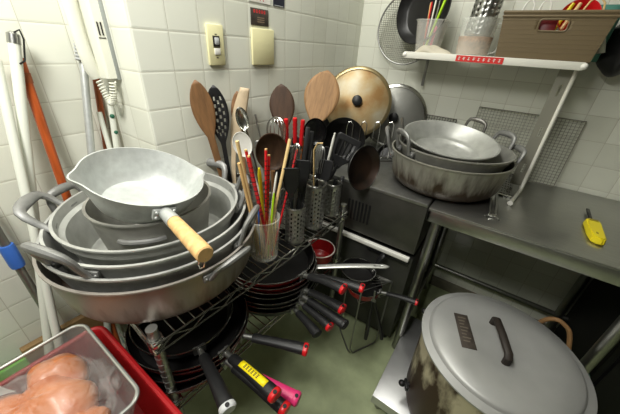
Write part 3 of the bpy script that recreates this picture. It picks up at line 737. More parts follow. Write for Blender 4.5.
# black tools
ladle('black_ladle', 'round black plastic ladle standing behind the middle canisters', 'ladle', bs(KD, -.02, -.01), at('x', .24, 316, 118), .045, 'black_gloss', hr=.007, depth=.45, sy=1.25)
def turner_hole(i, j): return 27 <= j < 36 and i in (2, 4, 6, 8)
plate_utensil('slotted_turner', 'black slotted turner leaning right in front of the tarnished lid', 'turner', bs(KD, .02, .0), at('x', .33, 351, 137), [(.55, .010), (.62, .020), (.72, .046), (.85, .054), (.97, .056), (1, .048)], 'black', .003, hole=lambda i, j: 15 <= j < 33 and i in (2, 4, 6, 8), nu=11, handle_r=.007, hend=.6)
for u, v, dx, lb in ((308, 127, 0, 'black flat tongs arm standing tall in front of the round black ladle'), (312, 131, .012, 'second black flat tongs arm close behind the tall one')):
    b0, tp = bs(K1, -.004+dx, .006), at('x', .33, u, v); L = (tp-b0).length
    g = G(); g.box(-.007, .007, -.0025, .0025, 0, L, .002); tag(g.build('flat_tongs', 'black', mw=frame(b0, tp, CAM)), lb, 'tongs')
for u, v, k, dx, lb in ((336, 178, K3, -.01, 'left black knife handle sticking out of the smallest canister'), (343, 176, K3, .01, 'right black knife handle sticking out of the smallest canister')):
    b0, tp = bs(k, dx, 0), at('x', k[0]+dx, u, v); L = (tp-b0).length
    t = thing('kitchen_knife', lb, 'knife', frame(b0, tp, CAM))
    g = G(); g.box(-.009, .009, -.0008, .0008, 0, L*.6); g.build('blade', 'steel', t)
    g = G(); g.box(-.008, .008, -.005, .005, L*.55, L, .003); g.build('handle', 'black', t)
stub('kitchen_tool', 'white tipped black spatula handle beside the slotted turner', bs(KD, .025, -.02), at('x', .31, 335, 133), 'white', .008)
g = G(); g.tube([(0, 0, 0), (0, 0, .3), (.012, 0, .325), (.03, 0, .325)], .003, 7)
tag(g.build('wire_hook', 'bamboo', mw=frame(bs(K2, .0, .0), at('x', .32, 314, 152), CAM)), 'thin pale wire skewer hooked over behind the small whisk', 'skewer')

# ------------------------------------------------------------------ lids and pans standing in the corner on the machine
def disc(name, label, cat, cen, nrm, R_, m, dome=.03, rim='steel', knob='black', knob_r=.02, group=None):
    nrm = V(nrm).normalized(); mw = frame(V(cen), V(cen)+nrm, V(cen)+V((0, 0, 5)))
    t = thing(name, label, cat, mw)
    g = G(); n = 8; pr = [(R_*math.sin(PI/2*k/n), dome*math.cos(PI/2*k/n)**.9) for k in range(n+1)]
    pr = [(0, dome)]+[(R_*k/n, dome*(1-(k/n)**2.6)) for k in range(1, n+1)]
    g.lathe(pr+[(r*.985, z-.003) for r, z in pr[::-1]], 72); g.build('lid_plate', m, t)
    g = G(); g.lathe([(R_-.012, .004), (R_, -.003), (R_+.005, -.002), (R_+.006, .002), (R_+.002, .006), (R_-.010, .009)], 72); g.build('rim', rim, t)
    if knob:
        g = G(); g.lathe([(0, dome-.002), (.008, dome-.002), (.009, dome+.012), (knob_r, dome+.016), (knob_r, dome+.026), (knob_r*.6, dome+.032), (0, dome+.033)], 24); g.build('knob', knob, t)
    return t
M['lid_grey'] = mat('greyed steel lid', (150, 150, 144), .4, .4, .15, 9, alpha=.7)
M['rim_gold'] = mat('tarnished rim', (176, 158, 118), .35, .85, .2, 20)
M['smoke'] = mat('greyed glass', (176, 176, 170), .15, 0, trans=.7, ior=1.2)
LC = V((.170, -.280, 1.12)); LN = V((.38, -.86, .30)).normalized()
disc('pot_lid', 'large tarnished golden lid with a black knob standing upright in the room corner', 'lid', LC, LN, .166, 'gold', .026, 'rim_gold', knob_r=.025)
disc('pot_lid', 'steel lid with a thin bright rim leaning behind the tarnished golden lid', 'lid', at('y', -.07, 394, 117), (.28, -.95, .12), .165, 'lid_grey', .03, 'chrome', 'black', .026)
# dark pans standing on edge
def edge_pan(label, cen, nrm, R_, h, inner):
    mw = frame(V(cen), V(cen)+V(nrm).normalized(), V(cen)+V((0, 0, 5)))
    t = thing('frying_pan', label, 'pan', mw)
    g = G(); g.lathe([(0, -h), (R_*.74, -h), (R_*.8, -h+.005), (R_, 0), (R_-.002, .001)], 56); g.build('outer_body', 'black', t)
    g = G(); g.lathe([(R_-.0015, .0005), (R_*.79, -h+.007), (R_*.73, -h+.003), (0, -h+.003)], 56); g.build('cooking_surface', inner, t)
    g = G(); g.tube([(R_*math.cos(2*PI*k/56), R_*math.sin(2*PI*k/56), .0) for k in range(56)], .002, 6, True); g.build('rim', 'dark_metal', t)
    return t
M['seasoned'] = mat('browned iron', (60, 42, 32), .4, .3, .5, 12, 0, (26, 20, 17))
cp = V((.422, -.652, .935))
edge_pan('dark browned pan standing on edge between the slotted turner and the burnt pot', cp, (.95, -.30, .15), .092, .03, 'seasoned')
edge_pan('large black pan standing upright behind the tarnished golden lid', LC-LN*.045+V((-.028, -.02, -.072)), LN, .150, .03, 'nonstick')
edge_pan('mid-sized black pan standing behind the slotted turner', (.20, -.44, .962), (.55, -.80, .25), .105, .03, 'nonstick')
cp = at('x', .34, 391, 158)
edge_pan('small black pan in the shadow between the browned pan and the big pot', at('y', -.21, 388, 155), (.25, -.92, .4), .06, .03, 'nonstick')
# chrome wire lid holder
t = thing('lid_holder', 'chrome wire lid holder on the steel machine in front of the golden lid', 'rack', (.18, -.30, .85))
for k in range(4):
    x = .02+k*.05; y = -.12+k*.05
    g = G(); g.tube([(x, y, .004), (x+.005, y-.01, .17), (x+.012, y-.012, .20), (x+.022, y-.006, .205), (x+.03, y+.004, .19), (x+.03, y+.01, .004)], .0022, 6); g.build('wire_loop', 'chrome', t)
g = G(); g.tube([(-.03, -.12, .004), (.2, .09, .004), (.23, .05, .004), (.02, -.16, .004)], .003, 6, True); g.build('base_ring', 'chrome', t)
# ------------------------------------------------------------------ things on the left wall
def plate(name, label, cat, u0, v0, u1, v1, m, d=.010, bev=.003, sub=None):
    a, b_ = at('x', 0, u0, v0), at('x', 0, u1, v1); y0, y1 = sorted((a.y, b_.y)); z0, z1 = sorted((a.z, b_.z))
    t = thing(name, label, cat, (0, (y0+y1)/2, (z0+z1)/2)); hw, hh = (y1-y0)/2, (z1-z0)/2
    g = G(); g.box(0.0005, d, -hw, hw, -hh, hh, bev); g.build('cover_plate', m, t); return t, hw, hh
t, hw, hh = plate('light_switch', 'ivory light switch plate with a dark rocker on the tiled left wall', 'switch', 204, 23, 224, 65, 'ivory')
g = G(); g.box(.010, .0115, -.013, .013, -.004, .026, .0005); fr = g.build('rocker_surround', 'text_dark', t)
g = G(); g.box(.0115, .0155, -.008, .008, .002, .022, .003); g.build('rocker', 'lightgrey', fr)
g = G(); g.box(.010, .0135, -.011, .011, -.026, -.008, .001); g.build('lower_button', 'white', t)
for bx_ in ((-.004, .004, .029, .031), (-.004, .003, -.036, -.033), (-.013, .013, -.0075, -.0055)):
    g = G(); g.box(.010, .0106, *bx_); g.build('marking', 'text_dark', t)
plate('blank_plate', 'blank ivory cover plate right of the light switch on the left wall', 'plate', 250, 27.5, 272.5, 64.5, 'ivory')
t, hw, hh = plate('wall_sign', 'small dark metal sign with red heading stuck above the blank ivory plate', 'sign', 250, 7, 268, 27, 'plaque', .003, .0005)
g = G()
for k in range(5): g.box(.003, .0034, -hw*.7+k*hw*.29, -hw*.55+k*hw*.29, hh*.45, hh*.85); g.box(.003, .0034, -hw*.75+k*hw*.29, -hw*.5+k*hw*.29, hh*.62, hh*.68)
g.build('red_lettering', 'text_red', t)
g = G()
for k in range(3): g.box(.003, .0034, -hw*.3, hw*.5, -hh*.1-k*hh*.25, -hh*.1-k*hh*.25+.003)
g.build('pale_lettering', mat('worn pale ink on sign', (140, 120, 100), .6), t)
a, b_ = at('x', 0, 248.5, 0), at('x', 0, 270, 5)
t = thing('wall_notice', 'white notice with red letters at the top edge of the left wall', 'sign', (0, (a.y+b_.y)/2, b_.z+.045))
w = abs(a.y-b_.y)/2
g = G(); g.box(.0005, .002, -w, w, -.045, .045); g.build('sheet', 'paper', t)
g = G()
for k in range(4):
    y = -w*.5+k*w*.3; g.tube([(.0022, y+.007*math.cos(2*PI*q/12), -.033+.007*math.sin(2*PI*q/12)) for q in range(9)], .0012, 5)
g.build('red_lettering', 'text_red', t)
a, b_ = at('x', 0, 273, 0), at('x', 0, 284, 8)
t = thing('wall_notice', 'dark navy notice beside the white one at the top of the left wall', 'sign', (0, (a.y+b_.y)/2, b_.z+.04))
w = abs(a.y-b_.y)/2; g = G(); g.box(.0005, .002, -w, w, -.04, .04); g.build('sheet', mat('navy sheet', (34, 38, 52), .5), t)
g = G(); g.box(.002, .0024, -w*.8, w*.8, -.0385, -.0365); g.build('lettering', 'lightgrey', t)

# ------------------------------------------------------------------ interphone on the return of the left wall
t = thing('interphone', 'off white wall telephone with handset on the tiled wall corner', 'telephone', (-.160, -1.26, 1.245))
g = G(); g.box(-.02, .052, -.010, 0, -.004, .23, .002); g.build('mount', 'phone_grey', t)
g = G()
v = [(.05, -.010), (.05, -.030), (.046, -.036), (.014, -.038), (-.02, -.034), (-.02, -.010)]
lo = g.vs([(x, y, 0) for x, y in v]); hi = g.vs([(x, y, .23) for x, y in v]); n = len(v)
for i in range(n): g.face([lo[i], lo[(i+1) % n], hi[(i+1) % n], hi[i]])
g.face(lo); g.face(hi); g.build('body', 'phone', t, smooth=False)
g = G()
for k in range(2): g.box(.0495, .0515, -.027+k*.008, -.024+k*.008, .105, .135)
g.box(.0495, .0512, -.030, -.013, .098, .100); g.build('speaker_slots', 'text_dark', t)
g = G(); pts = [(.004, -.044, -.002), (.004, -.050, .02), (.004, -.055, .06), (.004, -.057, .11), (.004, -.057, .17), (.004, -.054, .23)]
g.tube(pts, [.014, .018, .017, .016, .017, .018], 14, flat=.8); h = g.build('handset', 'phone', t)
g = G(); cp = []
for k in range(241):
    s = k/240; a = s*2*PI*22
    base_ = V((.006+.040*s, -.042+.018*s, -.008-.060*math.sin(PI*s)))
    tg = V((.040, .018, -.060*PI*math.cos(PI*s))).normalized(); u_ = V((0, 1, 0)); w_ = tg.cross(u_).normalized(); u_ = w_.cross(tg)
    cp.append(base_+(u_*math.cos(a)+w_*math.sin(a))*.0075)
g.tube(cp, .0022, 5); g.build('coiled_cord', 'phone', t)

# ------------------------------------------------------------------ broom and mop poles in the recess
def pole(name, label, cat, top, ext, r, m, hanger=None, parts=True):
    """top and a lower point on its line; runs on to the floor"""
    top, q = V(top), V(ext); d = (q-top).normalized(); L = (top.z-.02)/-d.z; bot = top+d*L
    t = thing(name, label, cat, frame(bot, top, CAM))
    g = G(); g.tube([(0, 0, 0), (0, 0, L)], r, 14); g.build('shaft', m, t)
    return t, L
t, L = pole('broom', 'off white broom pole with a metal hanging cap at the far left', 'broom', at('x', -.235, 14, 42), at('x', -.17, 47, 330), .0125, 'ivory_tape')
g = G(); g.tube([(0, 0, L-.004), (0, 0, L+.018), (0, 0, L+.024)], [.0135, .013, .006], 12); g.build('metal_cap', 'steel', t)
g = G(); g.tube([(0, -.006, L+.02), (.012, -.012, L+.03), (.018, -.012, L+.01), (.016, -.012, L-.04), (.006, -.012, L-.05)], .0022, 6); g.build('hanging_loop', 'dark_metal', t)
g = G(); g.box(-.14, .14, -.02, .02, -.0, .09, .01); g.build('brush_head', 'blue', t)
t, L = pole('broom', 'thinner off white pole leaning left of the capped broom', 'broom', at('x', -.235, -4, 60), at('x', -.175, 27, 200), .011, 'ivory_tape')
g = G(); g.box(-.1, .1, -.018, .018, 0, .06, .008); g.build('brush_head', 'green', t)
t, L = pole('broom', 'varnished orange wooden broom handle leaning on the recess wall', 'broom', at('x', -.255, 19, 58), at('x', -.20, 68, 200), .0115, 'orange_wood')
g = G(); g.tube([(0, 0, L-.06), (0, 0, L-.035)], .0129, 12); g.build('dark_mark', 'brown', t)
g = G(); g.box(-.1, .1, -.018, .018, 0, .09, .008); g.build('brush_head', 'brown', t)
t, L = pole('brush', 'slim aluminium pole with a grey squeegee at its top, below the telephone', 'squeegee', at('x', -.235, 82, 50), at('x', -.20, 91, 148), .0105, 'alu_light')
g = G(); g.box(-.016, .016, -.02, .006, L-.03, L+.05, .002); g.build('clamp', 'phone_grey', t)
g = G()
for k in range(9): g.box(-.018, .018, -.022, -.018, L-.03+k*.009, L-.026+k*.009)
g.build('ribs', 'lightgrey', t)
t, L = pole('broom', 'dark brown stick leaning behind the aluminium pole under the telephone', 'stick', at('x', -.262, 96, 78), at('x', -.255, 107, 150), .010, 'brown')
t, L = pole('broom', 'off white slat leaning right of the brown stick under the telephone', 'stick', at('x', -.24, 99, 112), at('x', -.22, 111, 152), .008, 'ivory_tape')
t, L = pole('broom', 'pale flat stick with a green mark closest to the tiled corner', 'stick', at('x', -.22, 108, 86), at('x', -.20, 117, 150), .009, 'ivory_tape')
GM = mat('dark green plastic', (30, 96, 70), .5)
g = G(); g.ball((.0, -.008, L-.09), .007); g.build('green_mark', GM, t)
g = G(); g.ball((.004, -.007, L-.14), .006); g.build('green_mark', GM, t)
t, L = pole('mop', 'grey metal mop pole with a blue grip at the left edge', 'mop', at('x', -.235, -22, 200), at('x', -.215, 30, 285), .011, 'steel_dull')
top = at('x', -.235, -22, 200); q1 = at('x', -.2275, 2, 246); q2 = at('x', -.222, 16, 267); d1 = (q1-top).length; d2 = (q2-top).length
g = G(); g.tube([(0, 0, L-d2), (0, 0, L-d2+.01), (0, 0, L-d1-.01), (0, 0, L-d1)], [.0165, .018, .018, .0165], 12); g.build('grip', 'blue', t)
g = G(); g.box(-.12, .12, -.03, .03, 0, .05, .01); g.build('mop_head', 'lightgrey', t)
p1, p2 = at('x', -.255, 20, 350), at('x', -.255, 112, 299); d = p2-p1
g = G(); g.box(0, d.length, -.012, .012, -.10, 0, .002)
x_ = d.normalized(); y_ = V((1, 0, 0)); z_ = x_.cross(y_).normalized()
if z_.z < 0: z_ = -z_; y_ = -y_
tag(g.build('wooden_plank', 'board', mw=MX(((x_.x, y_.x, z_.x, p1.x), (x_.y, y_.y, z_.y, p1.y), (x_.z, y_.z, z_.z, p1.z), (0, 0, 0, 1)))), 'brown wooden plank leaning low against the recess wall', 'plank')
gp = at('x', -.19, 12, 355)
g = G(); g.box(-.19, -.17, gp.y-.20, gp.y+.02, .02, gp.z-.025, .003)
tag(g.build('cutting_board', 'green', mw=None), 'green cutting board on edge behind the red crate at the lower left', 'board')

# ------------------------------------------------------------------ red crate, clear tray, chicken
t = thing('step_stool', 'steel stool holding the red crate at the lower left', 'stool', (.06, -2.05, 0))
g = G(); g.box(0, .47, 0, .48, .41, .425, .003); g.build('seat', 'steel_dull', t)
for x in (.03, .44):
    for y in (.03, .45):
        g = G(); g.tube([(x, y, 0), (x, y, .41)], .013, 10); g.build('leg', 'pipe', t)
t = thing('red_crate', 'red plastic crate under the clear tray of chicken at the lower left', 'crate', (.05, -2.06, .4255))
def open_box(g, w, d, h, th, dr=.02):
    n = 5; rc = .03
    def ring(x0, x1, y0, y1, z):
        pts = []
        for cx, cy, a0 in ((x1-rc, y1-rc, 0), (x0+rc, y1-rc, 90), (x0+rc, y0+rc, 180), (x1-rc, y0+rc, 270)):
            for k in range(n+1): a = R(a0+90*k/n); pts.append((cx+rc*math.cos(a), cy+rc*math.sin(a), z))
        return g.vs(pts)
    rs = [ring(dr, w-dr, dr, d-dr, 0), ring(0, w, 0, d, h), ring(th, w-th, th, d-th, h), ring(dr+th, w-dr-th, dr+th, d-dr-th, th)]
    for a, c in zip(rs, rs[1:]):
        m = len(a)
        for i in range(m): g.face([a[i], a[(i+1) % m], c[(i+1) % m], c[i]])
    g.face(rs[0][::-1]); g.face(rs[-1])
g = G(); open_box(g, .50, .50, .18, .006, .02); g.build('crate_body', 'shaded_crate_red', t)
def rim_ring(g, w, d, z, r, o=0, rc=.03):
    pts = []
    for cx, cy, a0 in ((w-rc+o, d-rc+o, 0), (rc-o, d-rc+o, 90), (rc-o, rc-o, 180), (w-rc+o, rc-o, 270)):
        for k in range(7): a = R(a0+15*k); pts.append((cx+rc*math.cos(a), cy+rc*math.sin(a), z))
    g.tube(pts, r, 8, True)
g = G(); rim_ring(g, .50, .50, .18, .008); g.build('rim', 'shaded_crate_red', t)
g = G(); rim_ring(g, .50, .50, .145, .007, -.002); g.build('stacking_ridge', 'shaded_crate_red', t)
t = thing('food_tray', 'clear plastic food tray with a bright rim resting in the red crate', 'tray', (.105, -1.985, .6125))
g = G(); open_box(g, .298, .388, .088, .003, .02); g.build('tray_body', mat('smoky clear plastic', (214, 214, 210), .12, 0, trans=.85, ior=1.12), t)
g = G(); rim_ring(g, .298, .388, .089, .0042); g.build('rim', mat('bright tray rim', (176, 176, 170), .25, .6), t)
for k, (x, y, sx, sy, sz, lb) in enumerate(((.205, -1.69, .065, .055, .05, 'plump raw chicken piece nearest the tray’s back corner'), (.275, -1.72, .075, .07, .055, 'largest raw chicken piece in the middle of the bag'), (.345, -1.70, .045, .055, .045, 'pale raw chicken piece at the tray’s right side'), (.235, -1.79, .07, .06, .055, 'raw chicken piece on the near side of the bag'), (.325, -1.79, .06, .06, .05, 'raw chicken piece at the near right corner of the bag'))):
    g = G(); random.seed(k)
    g.lathe([(math.sin(PI*q/14), -math.cos(PI*q/14)) for q in range(15)], 28)
    ph = [random.uniform(0, 6) for _ in range(6)]
    for v in g.b.verts:
        c = v.co.copy(); f = 1+.10*math.sin(3*c.x+ph[0])*math.sin(2.5*c.y+ph[1])+.07*math.sin(5*c.y+ph[2]+2*c.z)+.04*math.sin(8*c.x+ph[3])
        v.co = V((c.x*sx*f, c.y*sy*f, c.z*sz*f))
    tag(g.build('chicken_piece', 'meat', mw=T(x, y, .62+sz)), lb, 'meat', 'raw chicken pieces in the tray')
g = G(); g.lathe([(math.sin(PI*q/30), -math.cos(PI*q/30)) for q in range(31)], 56)
for v in g.b.verts:
    c = v.co.copy(); a = math.atan2(c.y, c.x)
    f = 1+.05*math.sin(5*a+3*c.z)+.035*math.sin(11*a-5*c.z)+.03*math.sin(17*a+9*c.z)+.02*math.sin(23*c.z+4*a)
    v.co = V((c.x*.128*f, c.y*.13*f, max(-.055, c.z*.072*f)))
def bag_mat():
    m, n, l, b = newmat('wrinkled clear film')
    b.inputs['Base Color'].default_value = srgb((235, 232, 226)); b.inputs['Roughness'].default_value = .12; b.inputs['Alpha'].default_value = .13
    tc = n.new('ShaderNodeTexCoord'); nz = n.new('ShaderNodeTexNoise'); nz.inputs['Scale'].default_value = 22; nz.inputs['Detail'].default_value = 4; nz.inputs['Distortion'].default_value = 1.5
    l.new(tc.outputs['Object'], nz.inputs['Vector']); bp = n.new('ShaderNodeBump'); bp.inputs['Strength'].default_value = .9; bp.inputs['Distance'].default_value = .02
    l.new(nz.outputs['Fac'], bp.inputs['Height']); l.new(bp.outputs[0], b.inputs['Normal']); return m
M['bag'] = bag_mat()
o = tag(g.build('plastic_bag', 'bag', mw=T(.272, -1.735, .672)), 'wrinkled clear plastic bag around the raw chicken in the tray', 'bag')
# gathered neck of the bag with its paper label
g = G()
def fn(u, v):
    a = (u-.5)*2; return (-.11*v, a*(.085-.02*math.sin(3*v))+.006*math.sin(20*a), .012*math.sin(9*a+5*v)+.018*math.sin(4*a-3*v)+.03*v)
g.sheet(fn, 30, 14); g.build('bag_neck', mat('bunched film', (176, 176, 170), .2, 0, alpha=.6, bump=.6, scale=26), o, mw=None).matrix_local = T(-.07, -.10, .05)
g = G(); g.box(-.022, .022, -.016, .016, 0, .001); g.build('paper_label', 'paper', o).matrix_local = T(-.06, -.075, .084) @ rz(20)
# ------------------------------------------------------------------ things on and around the counter shelf
SH = .85+.507
# wire nets leaning on the back wall
def net(label, p0, w, h, n, m, mat_='dark_wire', lean=.03, r=.0009, yb=-.045, name='wire_net', fr=.0028):
    t = thing(name, label, 'net', T(p0[0], yb, p0[1]) @ MX.Rotation(-math.atan2(lean, h), 4, 'X'))
    g = G()
    for k in range(1, n): x = w*k/n; g.tube([(x, 0, 0), (x, 0, h)], r, 4, cap=False)
    for k in range(1, m): z = h*k/m; g.tube([(0, .002, z), (w, .002, z)], r, 4, cap=False)
    g.build('mesh', mat_, t)
    g = G(); g.tube([(0, 0, 0), (w, 0, 0), (w, 0, h), (0, 0, h)], fr, 6, True); g.build('frame', mat_, t)
    return t
M['dark_wire'] = mat('dark galvanised wire', (146, 144, 132), .45, .5)
net('large galvanised wire net leaning on the back wall behind the shelf post', (.70, .855), .405, .292, 30, 22)
M['black_wire'] = mat('black wire', (30, 30, 28), .5, .4)
a = at('y', -.05, 418, 114)
net('black wire net peeking out above the pots on the table', (a.x, a.z-.19), .19, .19, 14, 14, 'black_wire', .03, .0012)

# sieve and pan hanging left of the shelf
c = at('y', -.06, 408, 29)
t = thing('mesh_strainer', 'big round mesh strainer hanging on the back wall left of the white shelf', 'strainer', frame(c, c+V((0, -1, .05)), c+V((0, 0, 5))))
g = G(); Rr = .155; n = 34
def dz_(x, y): return -.045*(1-(x*x+y*y)/Rr**2)
for k in range(1, n):
    x = -Rr+2*Rr*k/n; hl = math.sqrt(Rr*Rr-x*x)
    g.tube([(x, -hl+2*hl*q/10, dz_(x, -hl+2*hl*q/10)) for q in range(11)], .0011, 4, cap=False)
    g.tube([(-hl+2*hl*q/10, x, dz_(-hl+2*hl*q/10, x)) for q in range(11)], .0011, 4, cap=False)
g.build('mesh_bowl', 'dark_wire', t)
g = G(); g.tube([(Rr*math.cos(2*PI*k/60), Rr*math.sin(2*PI*k/60), 0) for k in range(60)], .004, 8, True); g.build('rim', 'steel_dull', t)
g = G(); lx = [(-.012, -Rr, 0), (-.014, -Rr-.03, .0), (-.006, -Rr-.042, 0), (.006, -Rr-.042, 0), (.03, -Rr-.038, 0), (.045, -Rr-.03, 0)]
g.tube([(x, -y, z) for x, y, z in lx] if False else lx, .002, 6); g.build('rest_hook', 'steel_dull', t)
c = at('y', -.16, 422, 9)
edge_pan('black iron pan hanging in front of the mesh strainer beside the clear cup', c, (-.35, -.93, .1), .135, .04, 'nonstick')

def fy(y, u, v): return at('y', y, u, v)
# frosted cup of coloured handles
c0 = fy(-.17, 424, 45); cx = fy(-.17, 434, 30).x
t = thing('plastic_cup', 'tapered frosted cup of coloured handles at the left end of the white shelf', 'cup', (cx-.012, -.165, SH))
g = G(); open_box(g, .125, .11, .125, .002, .014)
for v in g.b.verts: v.co += V((-.0625, -.055, 0))
g.build('cup_body', 'frost', t)
g = G(); pts = []
for qx, qy, a0 in ((.0325, .025, 0), (-.0325, .025, 90), (-.0325, -.025, 180), (.0325, -.025, 270)):
    for k in range(7): a = R(a0+15*k); pts.append((qx+.032*math.cos(a), qy+.032*math.sin(a), .125))
g.tube(pts, .0028, 6, True); g.build('rim', 'frost', t)
B0 = V((cx-.012, -.165, SH+.004))
def stick(label, bx, by, tx, ty, L, m, r=.0055, cat='utensil'):
    b0 = B0+V((bx, by, 0)); tp = B0+V((tx, ty, L)); l = (tp-b0).length
    g = G(); g.tube([(0, 0, 0), (0, 0, l*.7), (0, 0, l*.95), (0, 0, l)], [r*.8, r, r*1.1, r*.6], 10, flat=.7); tag(g.build('kitchen_tool', m, mw=frame(b0, tp, CAM)), label, cat, 'utensils in the frosted cup')
stick('lime green handle leaning right out of the frosted cup on the shelf', -.01, -.02, .035, -.015, .20, 'lime', .008)
stick('magenta handle inside the frosted cup on the shelf', .015, -.02, .025, -.025, .10, 'magenta', .008)
stick('red handle at the left of the frosted cup on the shelf', -.02, 0, -.025, .005, .19, 'red', .005)
stick('white handle in the frosted cup, next to the red one', -.012, .0, -.008, .0, .2, 'white', .005)
stick('steel handle in the middle of the frosted cup on the shelf', .0, .01, .006, .01, .2, 'steel', .005)
stick('pale wooden handle at the back left of the frosted cup on the shelf', -.024, .016, -.034, .02, .19, 'wood', .005)
# pitcher with perforated cylinder
px_ = fy(-.17, 476, 35).x
t = thing('pitcher', 'clear plastic measuring pitcher with handle on the white shelf', 'pitcher', (px_, -.16, SH))
g = G(); g.lathe([(0, 0), (.060, 0), (.063, .004), (.068, .135), (.0665, .135), (.0615, .006), (0, .004)], 48); g.build('pitcher_body', 'clear', t)
g = G(); g.tube([(.066, -.004, .115), (.085, -.012, .12), (.098, -.016, .105), (.098, -.016, .05), (.088, -.012, .02), (.062, -.004, .012)], [.005, .006, .006, .006, .006, .005], 10, flat=.6); g.build('handle', 'clear', t)
g = G(); g.lathe([(0, .0045), (.0605, .0065), (.0645, .07), (.0, .07)], 32); tag(g.build('powder_fill', mat('speckled pinkish powder', (190, 156, 130), .9, 0, .35, 120), mw=T(px_, -.16, SH)), 'pinkish dry mix filling the clear pitcher', 'dry mix')['kind'] = 'stuff'
t = thing('utensil_canister', 'perforated steel canister standing inside the clear pitcher on the shelf', 'canister', T(px_+.002, -.16, SH+.072) @ MX.Rotation(R(4), 4, 'Y'))
g = G()
def fn(u, v): a = 2*PI*u; return (.05*math.cos(a), .05*math.sin(a), .18*v)
g.sheet(fn, 36, 18, lambda i, j: j > 0 and j < 17 and i % 3 == 0 and j % 2 == (i//3) % 2); g.build('perforated_wall', 'steel', t, solid=.001, merge=.0001)
g = G(); g.tube([(.05*math.cos(2*PI*k/36), .05*math.sin(2*PI*k/36), .18) for k in range(36)], .002, 6, True); g.build('rim', 'chrome', t)
# crumpled bag under the cup
g = G(); random.seed(5)
q0 = fy(-.235, 434, 46)
def fn(u, v):
    x = (u-.5)*.16; y = (v-.5)*.05; e = (1-abs(2*u-1)**3)*(1-abs(2*v-1)**2.5)
    return (x, y, max(.0, e*(.026+.012*math.sin(47*x+3)+.008*math.sin(90*y+60*x))))
g.sheet(fn, 40, 16); tag(g.build('crumpled_bag', 'cloth', mw=T(q0.x, -.222, SH+.001), solid=.001), 'crumpled pale plastic bag lying on the shelf edge in front of the frosted cup', 'bag')
# basket
f0, f1 = fy(-.245, 497, 52), fy(-.245, 590, 61); tl_, tr_ = fy(-.262, 506, 12), fy(-.262, 616, 18)
x0, x1 = f0.x, f1.x
t = thing('storage_basket', 'taupe ribbed plastic basket with a handle hole on the white shelf', 'basket', (x0, -.245, SH))
W, H, D = x1-x0, .145, .20
fl = .016
g = G()
def ringz(z): 
    k = z/H; e = fl*k; return [(-e, -e, z), (W+e, -e, z), (W+e, D+e, z), (-e, D+e, z)]
hx0, hx1, hz0, hz1 = W*.36, W*.64, H*.62, H*.86
def front(u, v):
    xs = [0, hx0/W, hx0/W+.03, hx1/W-.03, hx1/W, 1]; return None
def wall_fn(i0, i1):
    def fn(u, v):
        z = H*v; rr = ringz(z); a, b_ = V(rr[i0]), V(rr[i1]); return a+(b_-a)*u
    return fn
for i in range(4):
    g.sheet(wall_fn(i, (i+1) % 4), 25, 25, (lambda a, j: 9 <= a < 16 and 16 <= j < 21) if i in (0, 2) else None)
g.sheet(lambda u, v: (W*u, D*v, .001), 4, 4)
g.build('basket_body', 'basket', t, solid=.003, merge=.0005)
g = G(); g.tube([(x, y, z) for x, y, z in ringz(H)], .006, 6, True); g.tube([(x, y, z-.012) for x, y, z in ringz(H)], .0045, 6, True); g.build('rim', 'basket', t)
g = G()
for k in range(1, 9):
    z = H*.08+H*.095*k; rr = ringz(z)
    if 4.6 < k < 9 :
        e = fl*z/H
        g.tube([(-e, -e-.001, z), (W*.35, -e-.001, z)], .0012, 5); g.tube([(W*.65, -e-.001, z), (W+e, -e-.001, z)], .0012, 5)
    else: g.tube([(rr[0][0], rr[0][1]-.001, z), (rr[1][0], rr[1][1]-.001, z)], .0012, 5)
    g.tube([(rr[1][0]+.001, rr[1][1], z), (rr[2][0]+.001, rr[2][1], z)], .0012, 5)
g.build('ribs', 'basket', t)
g = G(); e = fl*.74+.002; pts = []
for cx_, cz_, a0 in ((hx1-.008, hz1-.008, 0), (hx0+.008, hz1-.008, 90), (hx0+.008, hz0+.008, 180), (hx1-.008, hz0+.008, 270)):
    for k in range(5): a = R(a0+22.5*k); zz = cz_+.008*math.sin(a); pts.append((cx_+.010*math.cos(a), -fl*zz/H-.001, zz))
g.tube(pts, .0035, 6, True); g.build('handle_frame', 'basket', t)
# basket contents
bx = x0
def inb(x, y, z): return V((bx+x, -.245+y, SH+z))
g = G(); g.tube([(0.036*math.cos(2*PI*k/40), .0, .036*math.sin(2*PI*k/40)) for k in range(40)], .006, 8, True); g.lathe([(0, -.0), (.01, 0)], 8)
t = thing('red_bowl', 'red plastic bowl sticking out of the taupe basket', 'bowl', MX.Translation(inb(W*.72, .07, .135)) @ MX.Rotation(R(70), 4, 'X'))
g = G(); g.lathe([(0, -.035), (.03, -.034), (.048, -.015), (.056, .008), (.058, .012), (.055, .01), (.046, -.013), (.028, -.031), (0, -.032)], 40); g.build('bowl_body', 'red', t)
for k, (x, y, m, lb, lx) in enumerate(((.10, .05, 'white', 'white looped cord sticking out of the basket, left of the bowl', .02), (.235, .04, 'bamboo', 'pale looped cord in the basket beside the red bowl', .03), (.05, .05, 'white', 'white wire loop at the left end of the basket', .02))):
    g = G(); g.tube([(-lx, 0, -.06), (-lx*1.1, 0, .02), (-lx*.6, .005, .06), (0, .006, .075), (lx*.7, .005, .055), (lx, 0, .01), (lx*.9, 0, -.06)], .003, 7)
    tag(g.build('cord_loop', m, mw=MX.Translation(inb(x, y, .12))), lb, 'cord')
for x, m, lb in ((.125, 'yellow', 'yellow handle lying in the taupe basket'), (.145, 'bamboo', 'bamboo stick lying in the basket beside the yellow handle')):
    g = G(); g.tube([(0, 0, 0), (.05, .02, .16)], .006, 8); tag(g.build('kitchen_tool', m, mw=MX.Translation(inb(x, .06, .02))), lb, 'utensil')
t = thing('plastic_container', 'teal plastic container at the right end of the basket', 'container', MX.Translation(inb(W*.82, .09, .006)))
